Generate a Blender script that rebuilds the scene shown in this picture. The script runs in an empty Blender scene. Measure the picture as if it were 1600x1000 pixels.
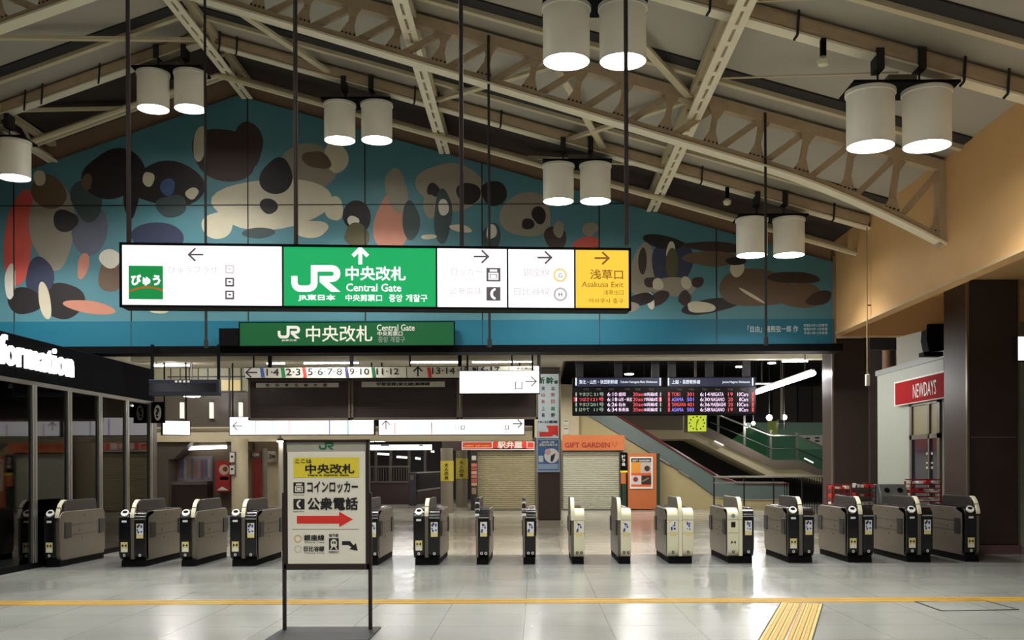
import bpy, bmesh, math, random
from mathutils import Vector, Matrix

# ---------------------------------------------------------------- camera, light level, exposure
scene = bpy.context.scene
COL = scene.collection
F, CU, CV, H, ROLL = 1600.0, 838.0, 730.0, 1.6, 0.0038
cam_d = bpy.data.cameras.new('camera')
cam = bpy.data.objects.new('camera', cam_d)
COL.objects.link(cam)
cam.location = (0, 0, H)
cam.rotation_euler = (math.pi / 2, ROLL, 0)
cam_d.sensor_width = 36.0
cam_d.lens = 36.0
cam_d.shift_x = -(CU - 800) / 1600
cam_d.shift_y = (CV - 500) / 1600
cam_d.clip_start = 0.1
cam_d.clip_end = 300
scene.camera = cam

world = bpy.data.worlds.new('world')
scene.world = world
world.use_nodes = True
world.node_tree.nodes['Background'].inputs[0].default_value = (0.9, 0.95, 1.0, 1)
world.node_tree.nodes['Background'].inputs[1].default_value = 0.15

vs = scene.view_settings
vs.view_transform = 'Standard'
vs.look = 'None'
vs.exposure = 0.0
vs.gamma = 1.0
vs.use_curve_mapping = False
scene.cycles.use_denoising = True
scene.cycles.max_bounces = 8
scene.cycles.sample_clamp_indirect = 6.0

LAMP_W = 62.0          # each hall downlight
LAMP_GLOW = 22.0       # brightness of its glass
TUBE_GLOW = 30.0        # fluorescent tubes of the concourse
CONC_W = 60.0          # each added concourse fill light

# ---------------------------------------------------------------- helpers
R = random.Random(7)


def lin(c):
    c = c / 255.0
    return c / 12.92 if c <= 0.04045 else ((c + 0.055) / 1.055) ** 2.4


def rgb(r, g, b):
    return (lin(r), lin(g), lin(b), 1.0)


MATS = {}


def mat(name, col, rough=0.5, metal=0.0, emit=0.0, vary=0.0, scale=6.0, bump=0.0, stretch=None, coat=0.0, spec=0.5):
    if name in MATS:
        return MATS[name]
    m = bpy.data.materials.new(name)
    m.use_nodes = True
    nt = m.node_tree
    b = nt.nodes['Principled BSDF']
    c = rgb(*col)
    b.inputs['Base Color'].default_value = c
    b.inputs['Roughness'].default_value = rough
    b.inputs['Metallic'].default_value = metal
    b.inputs['Specular IOR Level'].default_value = spec
    if coat:
        b.inputs['Coat Weight'].default_value = coat
    if emit:
        b.inputs['Base Color'].default_value = tuple(x * 0.15 for x in c[:3]) + (1,)
        b.inputs['Emission Color'].default_value = c
        b.inputs['Emission Strength'].default_value = emit
    if vary or bump:
        tc = nt.nodes.new('ShaderNodeTexCoord')
        mp = nt.nodes.new('ShaderNodeMapping')
        if stretch:
            mp.inputs['Scale'].default_value = stretch
        nz = nt.nodes.new('ShaderNodeTexNoise')
        nz.inputs['Scale'].default_value = scale
        nz.inputs['Detail'].default_value = 5
        nt.links.new(tc.outputs['Object'], mp.inputs['Vector'])
        nt.links.new(mp.outputs[0], nz.inputs['Vector'])
        if vary:
            mx = nt.nodes.new('ShaderNodeMix')
            mx.data_type = 'RGBA'
            mx.inputs[6].default_value = tuple(x * (1 - vary) for x in c[:3]) + (1,)
            mx.inputs[7].default_value = tuple(min(1, x * (1 + vary)) for x in c[:3]) + (1,)
            nt.links.new(nz.outputs['Fac'], mx.inputs[0])
            nt.links.new(mx.outputs[2], b.inputs['Base Color'])
        if bump:
            bp = nt.nodes.new('ShaderNodeBump')
            bp.inputs['Strength'].default_value = bump
            bp.inputs['Distance'].default_value = 0.01
            nt.links.new(nz.outputs['Fac'], bp.inputs['Height'])
            nt.links.new(bp.outputs[0], b.inputs['Normal'])
    MATS[name] = m
    return m


def glow(name, col, s):
    return mat(name, col, 0.4, 0, s)


class MB:
    """Collects shapes; build() links them as ONE mesh object."""

    def __init__(s):
        s.v, s.f, s.m, s.ms = [], [], [], []

    def mi(s, m):
        if m not in s.ms:
            s.ms.append(m)
        return s.ms.index(m)

    def add(s, vs, fs, m):
        b = len(s.v)
        k = s.mi(m)
        s.v += [tuple(x) for x in vs]
        for f in fs:
            s.f.append([b + i for i in f])
            s.m.append(k)
        return s

    def box(s, x0, x1, y0, y1, z0, z1, m):
        return s.add([(x0, y0, z0), (x1, y0, z0), (x1, y1, z0), (x0, y1, z0), (x0, y0, z1), (x1, y0, z1), (x1, y1, z1), (x0, y1, z1)],
                     [(0, 3, 2, 1), (4, 5, 6, 7), (0, 1, 5, 4), (1, 2, 6, 5), (2, 3, 7, 6), (3, 0, 4, 7)], m)

    def bar(s, p, q, w, h, m, up=(0, 0, 1)):
        p, q, up = Vector(p), Vector(q), Vector(up)
        d = (q - p).normalized()
        a = d.cross(up)
        if a.length < 1e-4:
            a = d.cross(Vector((0, 1, 0)))
        a.normalize()
        b = a.cross(d)
        a, b = a * w / 2, b * h / 2
        return s.add([p - a - b, p + a - b, p + a + b, p - a + b, q - a - b, q + a - b, q + a + b, q - a + b],
                     [(0, 3, 2, 1), (4, 5, 6, 7), (0, 1, 5, 4), (1, 2, 6, 5), (2, 3, 7, 6), (3, 0, 4, 7)], m)

    def cyl(s, p, q, r, m, n=12, r2=None, cap0=True, cap1=True):
        p, q = Vector(p), Vector(q)
        r2 = r if r2 is None else r2
        d = (q - p).normalized()
        a = d.cross(Vector((0, 0, 1)))
        if a.length < 1e-4:
            a = Vector((1, 0, 0))
        a.normalize()
        b = d.cross(a)
        vs = []
        for c, rr in ((p, r), (q, r2)):
            for i in range(n):
                t = 2 * math.pi * i / n
                vs.append(c + a * math.cos(t) * rr + b * math.sin(t) * rr)
        fs = [(i, (i + 1) % n, n + (i + 1) % n, n + i) for i in range(n)]
        if cap0:
            fs.append(tuple(range(n))[::-1])
        if cap1:
            fs.append(tuple(range(n, 2 * n)))
        return s.add(vs, fs, m)

    def tube(s, pts, r, m, n=8):
        for a, b in zip(pts, pts[1:]):
            s.cyl(a, b, r, m, n)
        return s

    def prism(s, poly, fn, d0, d1, m):
        """poly: 2-D outline; fn(a, b, d) -> 3-D point; extruded from d0 to d1."""
        n = len(poly)
        vs = [fn(a, b, d0) for a, b in poly] + [fn(a, b, d1) for a, b in poly]
        fs = [tuple(range(n))[::-1], tuple(range(n, 2 * n))] + [(i, (i + 1) % n, n + (i + 1) % n, n + i) for i in range(n)]
        return s.add(vs, fs, m)

    def lathe(s, prof, c, m, n=32, close=False):
        cx, cy, cz = c
        vs = []
        for r, z in prof:
            for i in range(n):
                t = 2 * math.pi * i / n
                vs.append((cx + r * math.cos(t), cy + r * math.sin(t), cz + z))
        fs = []
        k = len(prof)
        for j in range(k if close else k - 1):
            a, b = j * n, ((j + 1) % k) * n
            for i in range(n):
                fs.append((a + i, a + (i + 1) % n, b + (i + 1) % n, b + i))
        return s.add(vs, fs, m)

    def poly(s, pts, m):
        return s.add(pts, [tuple(range(len(pts)))], m)

    def build(s, name, parent=None, bevel=0.0, smooth=True, local=False, segs=2):
        me = bpy.data.meshes.new(name)
        off = Vector((0, 0, 0))
        if parent is not None and not local:
            off = Vector(parent['_o']) if '_o' in parent else parent.location.copy()
        me.from_pydata([Vector(v) - off for v in s.v], [], s.f)
        for m in s.ms:
            me.materials.append(m)
        for p, k in zip(me.polygons, s.m):
            p.material_index = k
        bm = bmesh.new()
        bm.from_mesh(me)
        bmesh.ops.recalc_face_normals(bm, faces=bm.faces)
        bm.to_mesh(me)
        bm.free()
        if smooth:
            me.polygons.foreach_set('use_smooth', [True] * len(me.polygons))
            me.set_sharp_from_angle(angle=math.radians(32))
        o = bpy.data.objects.new(name, me)
        COL.objects.link(o)
        if parent is not None:
            o.parent = parent
            o['_o'] = tuple(off)
        if bevel:
            md = o.modifiers.new('bevel', 'BEVEL')
            md.width = bevel
            md.segments = segs
            md.limit_method = 'ANGLE'
            md.angle_limit = math.radians(40)
        return o


def tag(o, label=None, cat=None, group=None, kind=None):
    if label:
        o['label'] = label
    if cat:
        o['category'] = cat
    if group:
        o['group'] = group
    if kind:
        o['kind'] = kind
    return o


def thing(name, label, cat, loc=(0, 0, 0), group=None, rz=0.0):
    o = bpy.data.objects.new(name, None)
    COL.objects.link(o)
    o.location = loc
    o.rotation_euler = (0, 0, rz)
    o.empty_display_size = 0.1
    return tag(o, label, cat, group)


def struct(name, mb, label, cat=None, **kw):
    o = mb.build(name, **kw)
    return tag(o, label, cat or name.split('_')[0], kind='structure')


def copy_tree(o, parent=None):
    c = o.copy()
    COL.objects.link(c)
    c.parent = parent
    for ch in list(o.children):
        copy_tree(ch, c)
    return c


def ray(u, v):
    du, dv = u - CU, CV - v
    c, s_ = math.cos(ROLL), math.sin(ROLL)
    return Vector(((du * c + dv * s_) / F, 1.0, (-du * s_ + dv * c) / F))


def P(u, v, Y):
    d = ray(u, v)
    return Vector((d.x * Y, Y, H + d.z * Y))


# ---------------------------------------------------------------- lettering
_TXT = {}


def glyphs(body, bold=0.0, offset=0.0):
    k = (body, bold, offset)
    if k not in _TXT:
        cu = bpy.data.curves.new('lettering', 'FONT')
        cu.body = body
        cu.size = 1.0
        cu.resolution_u = 2
        cu.offset = offset
        ob = bpy.data.objects.new('lettering', cu)
        COL.objects.link(ob)
        dg = bpy.context.evaluated_depsgraph_get()
        ev = ob.evaluated_get(dg)
        me = ev.to_mesh()
        v = [(p.co.x, p.co.y, 0) for p in me.vertices]
        f = [tuple(p.vertices) for p in me.polygons]
        if bold:               # heavier strokes: the same outlines struck again, slightly shifted
            v0, f0 = v, f
            v, f = list(v0), list(f0)
            for j, (dx, dy) in enumerate(((1, 0), (-1, 0), (0, 1), (0, -1), (.7, .7), (-.7, -.7), (.7, -.7), (-.7, .7))):
                k0 = len(v)
                v += [(x + dx * bold, y + dy * bold, j + 1) for x, y, _ in v0]
                f += [tuple(k0 + i for i in q) for q in f0]
        ev.to_mesh_clear()
        bpy.data.objects.remove(ob)
        bpy.data.curves.remove(cu)
        xs = [q[0] for q in v] or [0, 1]
        ys = [q[1] for q in v] or [0, 1]
        _TXT[k] = (v, f, min(xs), max(xs), min(ys), max(ys))
    return _TXT[k]


class Face:
    """A flat sign face: a vertical plane through p0 along ex; pixels are turned into points of that plane."""

    def __init__(s, p0, ex=(1, 0, 0)):
        s.p, s.ex, s.ez = Vector(p0), Vector(ex).normalized(), Vector((0, 0, 1))
        s.n = s.ex.cross(s.ez)

    def ab(s, u, v):
        d = ray(u, v)
        c = Vector((0, 0, H))
        t = (s.p - c).dot(s.n) / d.dot(s.n)
        q = c + d * t - s.p
        return q.dot(s.ex), q.z

    def pt(s, a, b, lift=0.0):
        return s.p + s.ex * a + s.ez * b + s.n * lift

    def px(s, u, v, lift=0.0):
        return s.pt(*s.ab(u, v), lift)

    def poly(s, mb, pts, m, lift=0.003):
        mb.poly([s.px(u, v, lift) for u, v in pts], m)

    def rect(s, mb, u0, v0, u1, v1, m, lift=0.003):
        a0, b0 = s.ab(u0, v0)
        a1, b1 = s.ab(u1, v1)
        mb.poly([s.pt(a0, b0, lift), s.pt(a1, b0, lift), s.pt(a1, b1, lift), s.pt(a0, b1, lift)], m)

    def box(s, mb, u0, v0, u1, v1, m, d0=-0.1, d1=0.0):
        a0, b0 = s.ab(u0, v0)
        a1, b1 = s.ab(u1, v1)
        mb.prism([(a0, b0), (a1, b0), (a1, b1), (a0, b1)], s.pt, d0, d1, m)

    def slab(s, mb, pts, m, d0=-0.1, d1=0.0):
        mb.prism([s.ab(u, v) for u, v in pts], s.pt, d0, d1, m)

    def disc(s, mb, u, v, r, m, lift=0.003, r_in=0.0, n=24, ry=None):
        a, b = s.ab(u, v)
        a1, _ = s.ab(u + r, v)
        rr = abs(a1 - a)
        k = r_in / r if r else 0
        o = [s.pt(a + rr * math.cos(2 * math.pi * i / n), b + rr * math.sin(2 * math.pi * i / n), lift) for i in range(n)]
        if not k:
            mb.poly(o, m)
        else:
            q = [s.pt(a + rr * k * math.cos(2 * math.pi * i / n), b + rr * k * math.sin(2 * math.pi * i / n), lift) for i in range(n)]
            mb.add(o + q, [(i, (i + 1) % n, n + (i + 1) % n, n + i) for i in range(n)], m)

    def line(s, mb, pts, w, m, lift=0.003):
        q = [s.ab(u, v) for u, v in pts]
        w_ = abs(s.ab(pts[0][0] + w, pts[0][1])[0] - q[0][0]) / 2
        for (a0, b0), (a1, b1) in zip(q, q[1:]):
            L = math.hypot(a1 - a0, b1 - b0) or 1e-6
            ux, uy = (a1 - a0) / L, (b1 - b0) / L
            a0_, b0_, a1_, b1_ = a0 - ux * w_ * .6, b0 - uy * w_ * .6, a1 + ux * w_ * .6, b1 + uy * w_ * .6
            mb.poly([s.pt(a0_ - uy * w_, b0_ + ux * w_, lift), s.pt(a1_ - uy * w_, b1_ + ux * w_, lift),
                     s.pt(a1_ + uy * w_, b1_ - ux * w_, lift), s.pt(a0_ + uy * w_, b0_ - ux * w_, lift)], m)

    def txt(s, mb, body, u0, v0, u1, v1, m, bold=0.0, lift=0.004):
        v, f, x0, x1, y0, y1 = glyphs(body, bold)
        a0, b0 = s.ab(u0, v0)
        a1, b1 = s.ab(u1, v1)
        sx, sy = (a1 - a0) / max(x1 - x0, 1e-6), (b0 - b1) / max(y1 - y0, 1e-6)
        mb.add([s.pt(a0 + (x - x0) * sx, b1 + (y - y0) * sy, lift + 0.0005 * k) for x, y, k in v], f, m)

    def arrow(s, mb, u, v, d, size, w, m, lift=0.003):
        """thin arrow centred on (u, v): d in 'l', 'r', 'u'."""
        h = size / 2
        pts = {'r': ([(-h, 0), (h, 0)], [(h - h * .9, -h * .85), (h, 0), (h - h * .9, h * .85)]),
               'l': ([(h, 0), (-h, 0)], [(-h + h * .9, -h * .85), (-h, 0), (-h + h * .9, h * .85)]),
               'u': ([(0, h), (0, -h)], [(-h * .9, -h + h * .9), (0, -h), (h * .9, -h + h * .9)])}[d]
        for k, ln in enumerate(pts):
            s.line(mb, [(u + a, v + b) for a, b in ln], w, m, lift + .0004 * k)


def arc(cx, cy, rx, ry, t0, t1, n=6):
    return [(cx + rx * math.cos(math.radians(t0 + (t1 - t0) * i / n)), cy + ry * math.sin(math.radians(t0 + (t1 - t0) * i / n))) for i in range(n + 1)]


# the railway company's two letters drawn as one ribbon, in a 310 x 168 box, y down
JR = ([(123, 0), (258, 0)] + arc(258, 53, 52, 53, -90, 90, 8) + [(236, 106), (310, 168), (250, 168), (178, 106), (178, 68), (255, 68)]
      + arc(255, 54, 13, 14, 90, -90, 6) + [(165, 40), (165, 112)] + arc(108, 112, 57, 56, 0, 90, 6) + arc(55, 112, 55, 56, 90, 180, 6)
      + [(0, 68), (38, 68), (38, 108)] + arc(60, 108, 22, 20, 180, 90, 4) + arc(101, 108, 22, 20, 90, 0, 4))


def jr(fc, mb, u0, v0, u1, v1, m, lift=0.004):
    fc.poly(mb, [(u0 + (u1 - u0) * x / 310, v0 + (v1 - v0) * y / 168) for x, y in JR], m, lift)


def locker_icon(fc, mb, u0, v0, u1, v1, dark, light):
    w, h = u1 - u0, v1 - v0
    q = lambda a, b, c, d, m, l: fc.rect(mb, u0 + w * a, v0 + h * b, u0 + w * c, v0 + h * d, m, l)
    q(0, 0, 1, 1, dark, .003)
    q(.15, .36, .85, .88, light, .0045)
    q(.24, .46, .76, .80, dark, .006)
    q(.30, .52, .70, .76, light, .0075)
    q(.24, .12, .76, .28, light, .0045)


def phone_icon(fc, mb, u0, v0, u1, v1, dark, light):
    w, h = u1 - u0, v1 - v0
    fc.rect(mb, u0, v0, u1, v1, dark, .003)
    o = arc(.62, .5, .34, .40, 110, 250, 8)
    i = arc(.66, .5, .20, .26, 250, 110, 8)
    pts = o + [(.62, .08), (.66, .22)] + i + [(.66, .78), (.62, .92)]
    fc.poly(mb, [(u0 + w * a, v0 + h * b) for a, b in pts], light, .0045)


# ---------------------------------------------------------------- materials
STEEL = mat('brushed_steel', (150, 146, 138), 0.34, 0.85, vary=0.12, scale=5, stretch=(1, 1, 12))
STEEL_D = mat('dull_steel', (112, 106, 96), 0.42, 0.6, vary=0.15, scale=4)
GATE_SIDE = mat('gate_steel', (120, 112, 100), 0.34, 0.6, vary=0.12, scale=5)
BLACK = mat('black_gloss', (16, 14, 16), 0.22)
BLACK_M = mat('black_matt', (12, 11, 12), 0.7, spec=0.08)
DARK = mat('dark_grey', (46, 43, 41), 0.5)
CREAM = mat('cream_plastic', (226, 220, 190), 0.35)
WHITE = mat('white_paint', (232, 230, 220), 0.5)
LAMPW = mat('lamp_enamel', (240, 236, 224), 0.4)
_nt = LAMPW.node_tree          # thin white drum: a little of the lamp shines through its wall
_tr, _mx = _nt.nodes.new('ShaderNodeBsdfTranslucent'), _nt.nodes.new('ShaderNodeMixShader')
_tr.inputs[0].default_value = (0.95, 0.93, 0.88, 1)
_mx.inputs[0].default_value = 0.07
_nt.links.new(_nt.nodes['Principled BSDF'].outputs[0], _mx.inputs[1])
_nt.links.new(_tr.outputs[0], _mx.inputs[2])
_nt.links.new(_mx.outputs[0], _nt.nodes['Material Output'].inputs[0])
BROWN = mat('brown_cladding', (64, 52, 46), 0.42, 0.0, vary=0.12, scale=2, spec=0.3)
BROWN_E = mat('brown_metal_edge', (140, 128, 112), 0.3, 0.8)
BEIGE = mat('beige_wall', (226, 180, 122), 0.6, vary=0.10, scale=1.3, bump=0.05)
BEIGE_C = mat('beige_concourse', (190, 178, 146), 0.6, vary=0.08, scale=2)
SOFFIT = mat('painted_soffit', (170, 160, 138), 0.6, vary=0.08)
CEIL = mat('roof_lining', (172, 166, 152), 0.75, vary=0.12, scale=0.9)
IRON = mat('cream_painted_iron', (212, 198, 164), 0.5, vary=0.12, scale=5)
IRON_R = mat('brown_painted_iron', (188, 166, 136), 0.55, vary=0.2, scale=9)
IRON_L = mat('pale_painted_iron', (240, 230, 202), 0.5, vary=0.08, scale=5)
CEIL_D = mat('roof_lining_last_bay', (62, 50, 46), 0.8, vary=0.15, scale=1.2)  # darker colour of the last roof bay before the mural
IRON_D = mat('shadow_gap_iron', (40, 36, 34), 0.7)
TEAL = mat('mural_teal', (80, 132, 142), 0.5, vary=0.14, scale=0.7)
BAND = mat('mural_blue_band', (20, 106, 130), 0.5, vary=0.06, scale=0.6)
TRIMB = mat('gable_trim', (150, 122, 98), 0.65, vary=0.1)
GREENS = mat('sign_green_unlit', (12, 90, 48), 0.4)
INK = mat('black_ink', (26, 24, 24), 0.6)
RED = mat('signal_red', (226, 52, 40), 0.5)
ORANGE = mat('orange_panel', (194, 108, 58), 0.5, vary=0.05)
SHUT = mat('shutter_beige', (166, 156, 124), 0.45, 0.1, vary=0.06)
SHUT2 = mat('shutter_grey', (190, 188, 168), 0.45, 0.1, vary=0.06)
YEL = mat('yellow_print', (236, 214, 60), 0.5)
TACT = mat('tactile_yellow', (178, 142, 58), 0.5, vary=0.14, scale=3)
TACT_G = mat('tactile_groove', (120, 92, 40), 0.6)
W_LIT = glow('lit_white', (255, 250, 250), 1.5)
W_LIT2 = glow('lit_white_soft', (255, 252, 246), 1.2)
G_LIT = glow('lit_green', (20, 172, 96), 0.95)
Y_LIT = glow('lit_yellow', (255, 204, 62), 1.0)
L_TXT = glow('lit_lettering', (255, 255, 255), 1.2)
F_TXT = glow('glare_paled_lettering', (214, 206, 212), 1.0)  # dark print coloured pale, as the panel's glare washes it out
A_TXT = glow('backlit_ink', (92, 84, 88), 0.9)
Y_TXT = glow('backlit_brown_ink', (150, 104, 30), 0.8)
LENS = glow('lamp_glass', (255, 253, 248), LAMP_GLOW)
TUBE = glow('fluorescent_tube', (255, 252, 255), TUBE_GLOW)


def floor_mat(name, col, tile, rough, dark):
    m = bpy.data.materials.new(name)
    m.use_nodes = True
    nt = m.node_tree
    N, Lk = nt.nodes, nt.links
    b = N['Principled BSDF']
    geo = N.new('ShaderNodeNewGeometry')
    br = N.new('ShaderNodeTexBrick')
    br.offset = 0.0
    br.inputs['Scale'].default_value = 1.0
    br.inputs['Brick Width'].default_value = tile
    br.inputs['Row Height'].default_value = tile
    br.inputs['Mortar Size'].default_value = 0.004
    br.inputs['Mortar Smooth'].default_value = 0.2
    c = rgb(*col)
    br.inputs['Color1'].default_value = c
    br.inputs['Color2'].default_value = tuple(x * 0.93 for x in c[:3]) + (1,)
    br.inputs['Mortar'].default_value = rgb(*dark)
    off = N.new('ShaderNodeVectorMath')
    off.operation = 'ADD'
    off.inputs[1].default_value = (0.13 + tile * 60, tile * 20, 0)
    Lk.new(geo.outputs['Position'], off.inputs[0])
    Lk.new(off.outputs[0], br.inputs['Vector'])
    sp = N.new('ShaderNodeTexNoise')
    sp.inputs['Scale'].default_value = 90
    sp.inputs['Detail'].default_value = 3
    Lk.new(geo.outputs['Position'], sp.inputs['Vector'])
    big = N.new('ShaderNodeTexNoise')
    big.inputs['Scale'].default_value = 0.55
    big.inputs['Detail'].default_value = 4
    Lk.new(geo.outputs['Position'], big.inputs['Vector'])
    r1 = N.new('ShaderNodeMapRange')
    r1.inputs[1].default_value, r1.inputs[2].default_value = 0.3, 0.7
    r1.inputs[3].default_value, r1.inputs[4].default_value = 0.84, 1.1
    Lk.new(sp.outputs['Fac'], r1.inputs[0])
    r2 = N.new('ShaderNodeMapRange')
    r2.inputs[1].default_value, r2.inputs[2].default_value = 0.3, 0.7
    r2.inputs[3].default_value, r2.inputs[4].default_value = 0.9, 1.06
    Lk.new(big.outputs['Fac'], r2.inputs[0])
    mu = N.new('ShaderNodeMath')
    mu.operation = 'MULTIPLY'
    Lk.new(r1.outputs[0], mu.inputs[0])
    Lk.new(r2.outputs[0], mu.inputs[1])
    mx = N.new('ShaderNodeVectorMath')
    mx.operation = 'SCALE'
    Lk.new(br.outputs['Color'], mx.inputs[0])
    Lk.new(mu.outputs[0], mx.inputs['Scale'])
    Lk.new(mx.outputs[0], b.inputs['Base Color'])
    r3 = N.new('ShaderNodeMapRange')
    r3.inputs[1].default_value, r3.inputs[2].default_value = 0.3, 0.7
    r3.inputs[3].default_value, r3.inputs[4].default_value = rough * 0.8, rough * 1.25
    Lk.new(big.outputs['Fac'], r3.inputs[0])
    Lk.new(r3.outputs[0], b.inputs['Roughness'])
    MATS[name] = m
    return m


FLOOR_A = floor_mat('hall_floor_tiles', (150, 152, 145), 0.86, 0.2, (112, 110, 104))
FLOOR_B = floor_mat('gate_line_floor_tiles', (130, 132, 128), 0.86, 0.22, (84, 82, 78))
FLOOR_C = floor_mat('concourse_floor_tiles', (184, 178, 164), 0.6, 0.16, (110, 102, 90))


def glass_mat(name, tint, refl):
    m = bpy.data.materials.new(name)
    m.use_nodes = True
    nt = m.node_tree
    N, Lk = nt.nodes, nt.links
    N.remove(N['Principled BSDF'])
    out = N['Material Output']
    tr = N.new('ShaderNodeBsdfTransparent')
    tr.inputs[0].default_value = tint
    gl = N.new('ShaderNodeBsdfGlossy')
    gl.inputs['Roughness'].default_value = 0.03
    gl.inputs[0].default_value = (0.9, 0.9, 0.9, 1)
    fr = N.new('ShaderNodeFresnel')
    fr.inputs[0].default_value = 1.42
    ad = N.new('ShaderNodeMath')
    ad.operation = 'ADD'
    ad.inputs[1].default_value = refl
    ad.use_clamp = True
    Lk.new(fr.outputs[0], ad.inputs[0])
    mx = N.new('ShaderNodeMixShader')
    Lk.new(ad.outputs[0], mx.inputs[0])
    Lk.new(tr.outputs[0], mx.inputs[1])
    Lk.new(gl.outputs[0], mx.inputs[2])
    Lk.new(mx.outputs[0], out.inputs[0])
    MATS[name] = m
    return m


GLASS_D = glass_mat('dark_glass', (0.36, 0.36, 0.36, 1), 0.0)
GLASS_G = glass_mat('green_glass', (0.45, 0.72, 0.55, 1), 0.05)


# ---------------------------------------------------------------- roof geometry
RIDGE_X, RIDGE_M = -5.8, 8.885
XR, XL, YM = 5.86, -17.0, 20.0


def zm(x):                     # mural top / underside of the girders
    return RIDGE_M - (0.283 * (x - RIDGE_X) if x > RIDGE_X else 0.355 * (RIDGE_X - x))


def zc(x):                     # roof lining
    return zm(x) + 0.42

# ================================================================ THE SETTING
struct('floor', MB().box(XL, 14, -3, 16.2, -0.1, 0.0, FLOOR_A), 'pale grey polished tile floor of the hall before the gates', 'floor')
struct('floor_gate_line', MB().box(XL, 14, 16.2, 18.75, -0.1, 0.0, FLOOR_B), 'darker grey band of floor tiles under the gate row', 'floor')
struct('floor_concourse', MB().box(XL, 24, 18.75, 62, -0.1, 0.0, FLOOR_C), 'warm grey tile floor of the concourse behind the gates', 'floor')

b = MB()
for x0, x1 in ((XL, RIDGE_X), (RIDGE_X, XR + 0.3)):
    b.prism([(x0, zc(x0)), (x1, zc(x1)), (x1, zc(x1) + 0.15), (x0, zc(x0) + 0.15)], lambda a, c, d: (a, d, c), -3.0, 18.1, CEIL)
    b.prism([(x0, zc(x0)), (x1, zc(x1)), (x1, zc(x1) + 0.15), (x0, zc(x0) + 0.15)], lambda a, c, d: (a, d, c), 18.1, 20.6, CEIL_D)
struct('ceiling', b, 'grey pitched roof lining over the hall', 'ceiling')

# gable end wall above the opening
b = MB()
b.prism([(XL, 3.99), (XR - .07, 3.99), (XR - .07, zc(XR)), (RIDGE_X, zc(RIDGE_X)), (XL, zc(XL))], lambda a, c, d: (a, d, c), YM + 0.075, YM + 0.4, TRIMB)
struct('wall_back', b, 'brown gable wall that carries the painted mural', 'wall')
z_b0, z_b1 = P(800, 551, YM).z, P(800, 540, YM).z
struct('trim_beam', MB().box(XL, XR + 0.1, YM - 0.12, YM + 0.45, z_b0, z_b1, BLACK_M), 'black beam along the foot of the mural', 'beam')
b = MB().box(XR, XR + 0.25, -3, YM + 0.4, 4.2, 6.6, BEIGE)
struct('wall_right', b, 'beige upper side wall on the right of the hall', 'wall')
struct('trim_right', MB().box(XR - 0.015, XR + 0.02, -3, YM, 4.17, 4.22, mat('beige_edge', (216, 182, 134), 0.6)), 'pale edge strip along the foot of the beige wall', 'trim')
struct('trim_gable', MB().box(XR - 0.06, XR, YM - 0.02, YM + 0.1, 4.0, 5.7, TRIMB), 'brown corner strip where mural meets beige wall', 'trim')
struct('wall_left', MB().box(XL - 0.2, XL, -3, YM + 0.4, 0, 6.0, BEIGE), 'left side wall far beyond the information booth', 'wall')
# aisle to the right of the hall, under the beige wall
b = MB()
b.prism([(XR + 0.2, 4.2), (7.35, 4.2), (8.4, 4.48), (13.5, 4.48), (13.5, 5.05), (XR + 0.2, 5.05)], lambda a, c, d: (a, d, c), 20.45, 20.75, BEIGE)
struct('wall_aisle', b, 'beige header wall over the side aisle on the right', 'wall')
struct('ceiling_aisle', MB().box(XR + 0.2, 13.5, 6, 20.75, 4.96, 5.1, BEIGE), 'beige ceiling of the side aisle on the right', 'ceiling')
struct('wall_aisle_side', MB().box(13.3, 13.5, 6, 26, 0, 5.0, mat('aisle_grey', (120, 116, 110), 0.6)), 'grey side wall beyond the brown column', 'wall')


def clad_column(name, x0, x1, y0, y1, z1, label, seam):
    t = thing(name, label, 'column', ((x0 + x1) / 2, (y0 + y1) / 2, 0))
    t['kind'] = 'structure'
    MB().box(x0, x1, y0, y1, 0.16, z1, BROWN).build('cladding', t, bevel=0.03, segs=3)
    e = MB()
    for x in (x0, x1):
        e.box(x - 0.018, x + 0.018, y0 - 0.018, y0 + 0.05, 0.16, z1, BROWN_E)
    e.build('edge_strip', t)
    if x0 > 1:
        MB().box(x0 - 0.03, x1 + 0.03, y0 - 0.03, y1 + 0.03, 0, 0.16, mat('column_plinth', (110, 84, 84), 0.3)).build('plinth', t)
    else:
        MB().box(x0 + 0.01, x1 - 0.01, y0 + 0.01, y1 - 0.01, 0, 0.16, mat('column_foot', (150, 144, 128), 0.4)).build('plinth', t)
    if seam:
        MB().box(x0 + 0.05, x1 - 0.05, y0 - 0.003, y0 + 0.01, seam, seam + 0.018, BROWN_E).build('joint_strip', t)
    return t


clad_column('column_brown', 6.03, 6.76, 20.8, 21.6, 4.2, 'dark brown clad column at the right end of the mural', 0)
clad_column('column_brown', 7.8, 8.72, 18.5, 19.6, 4.96, 'large dark brown clad column at the right, before the shop', 2.1)
t = clad_column('column_brown', 0.04, 0.65, 27.7, 28.3, 4.3, 'dark central column with two posters behind the gate row', 0)

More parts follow.
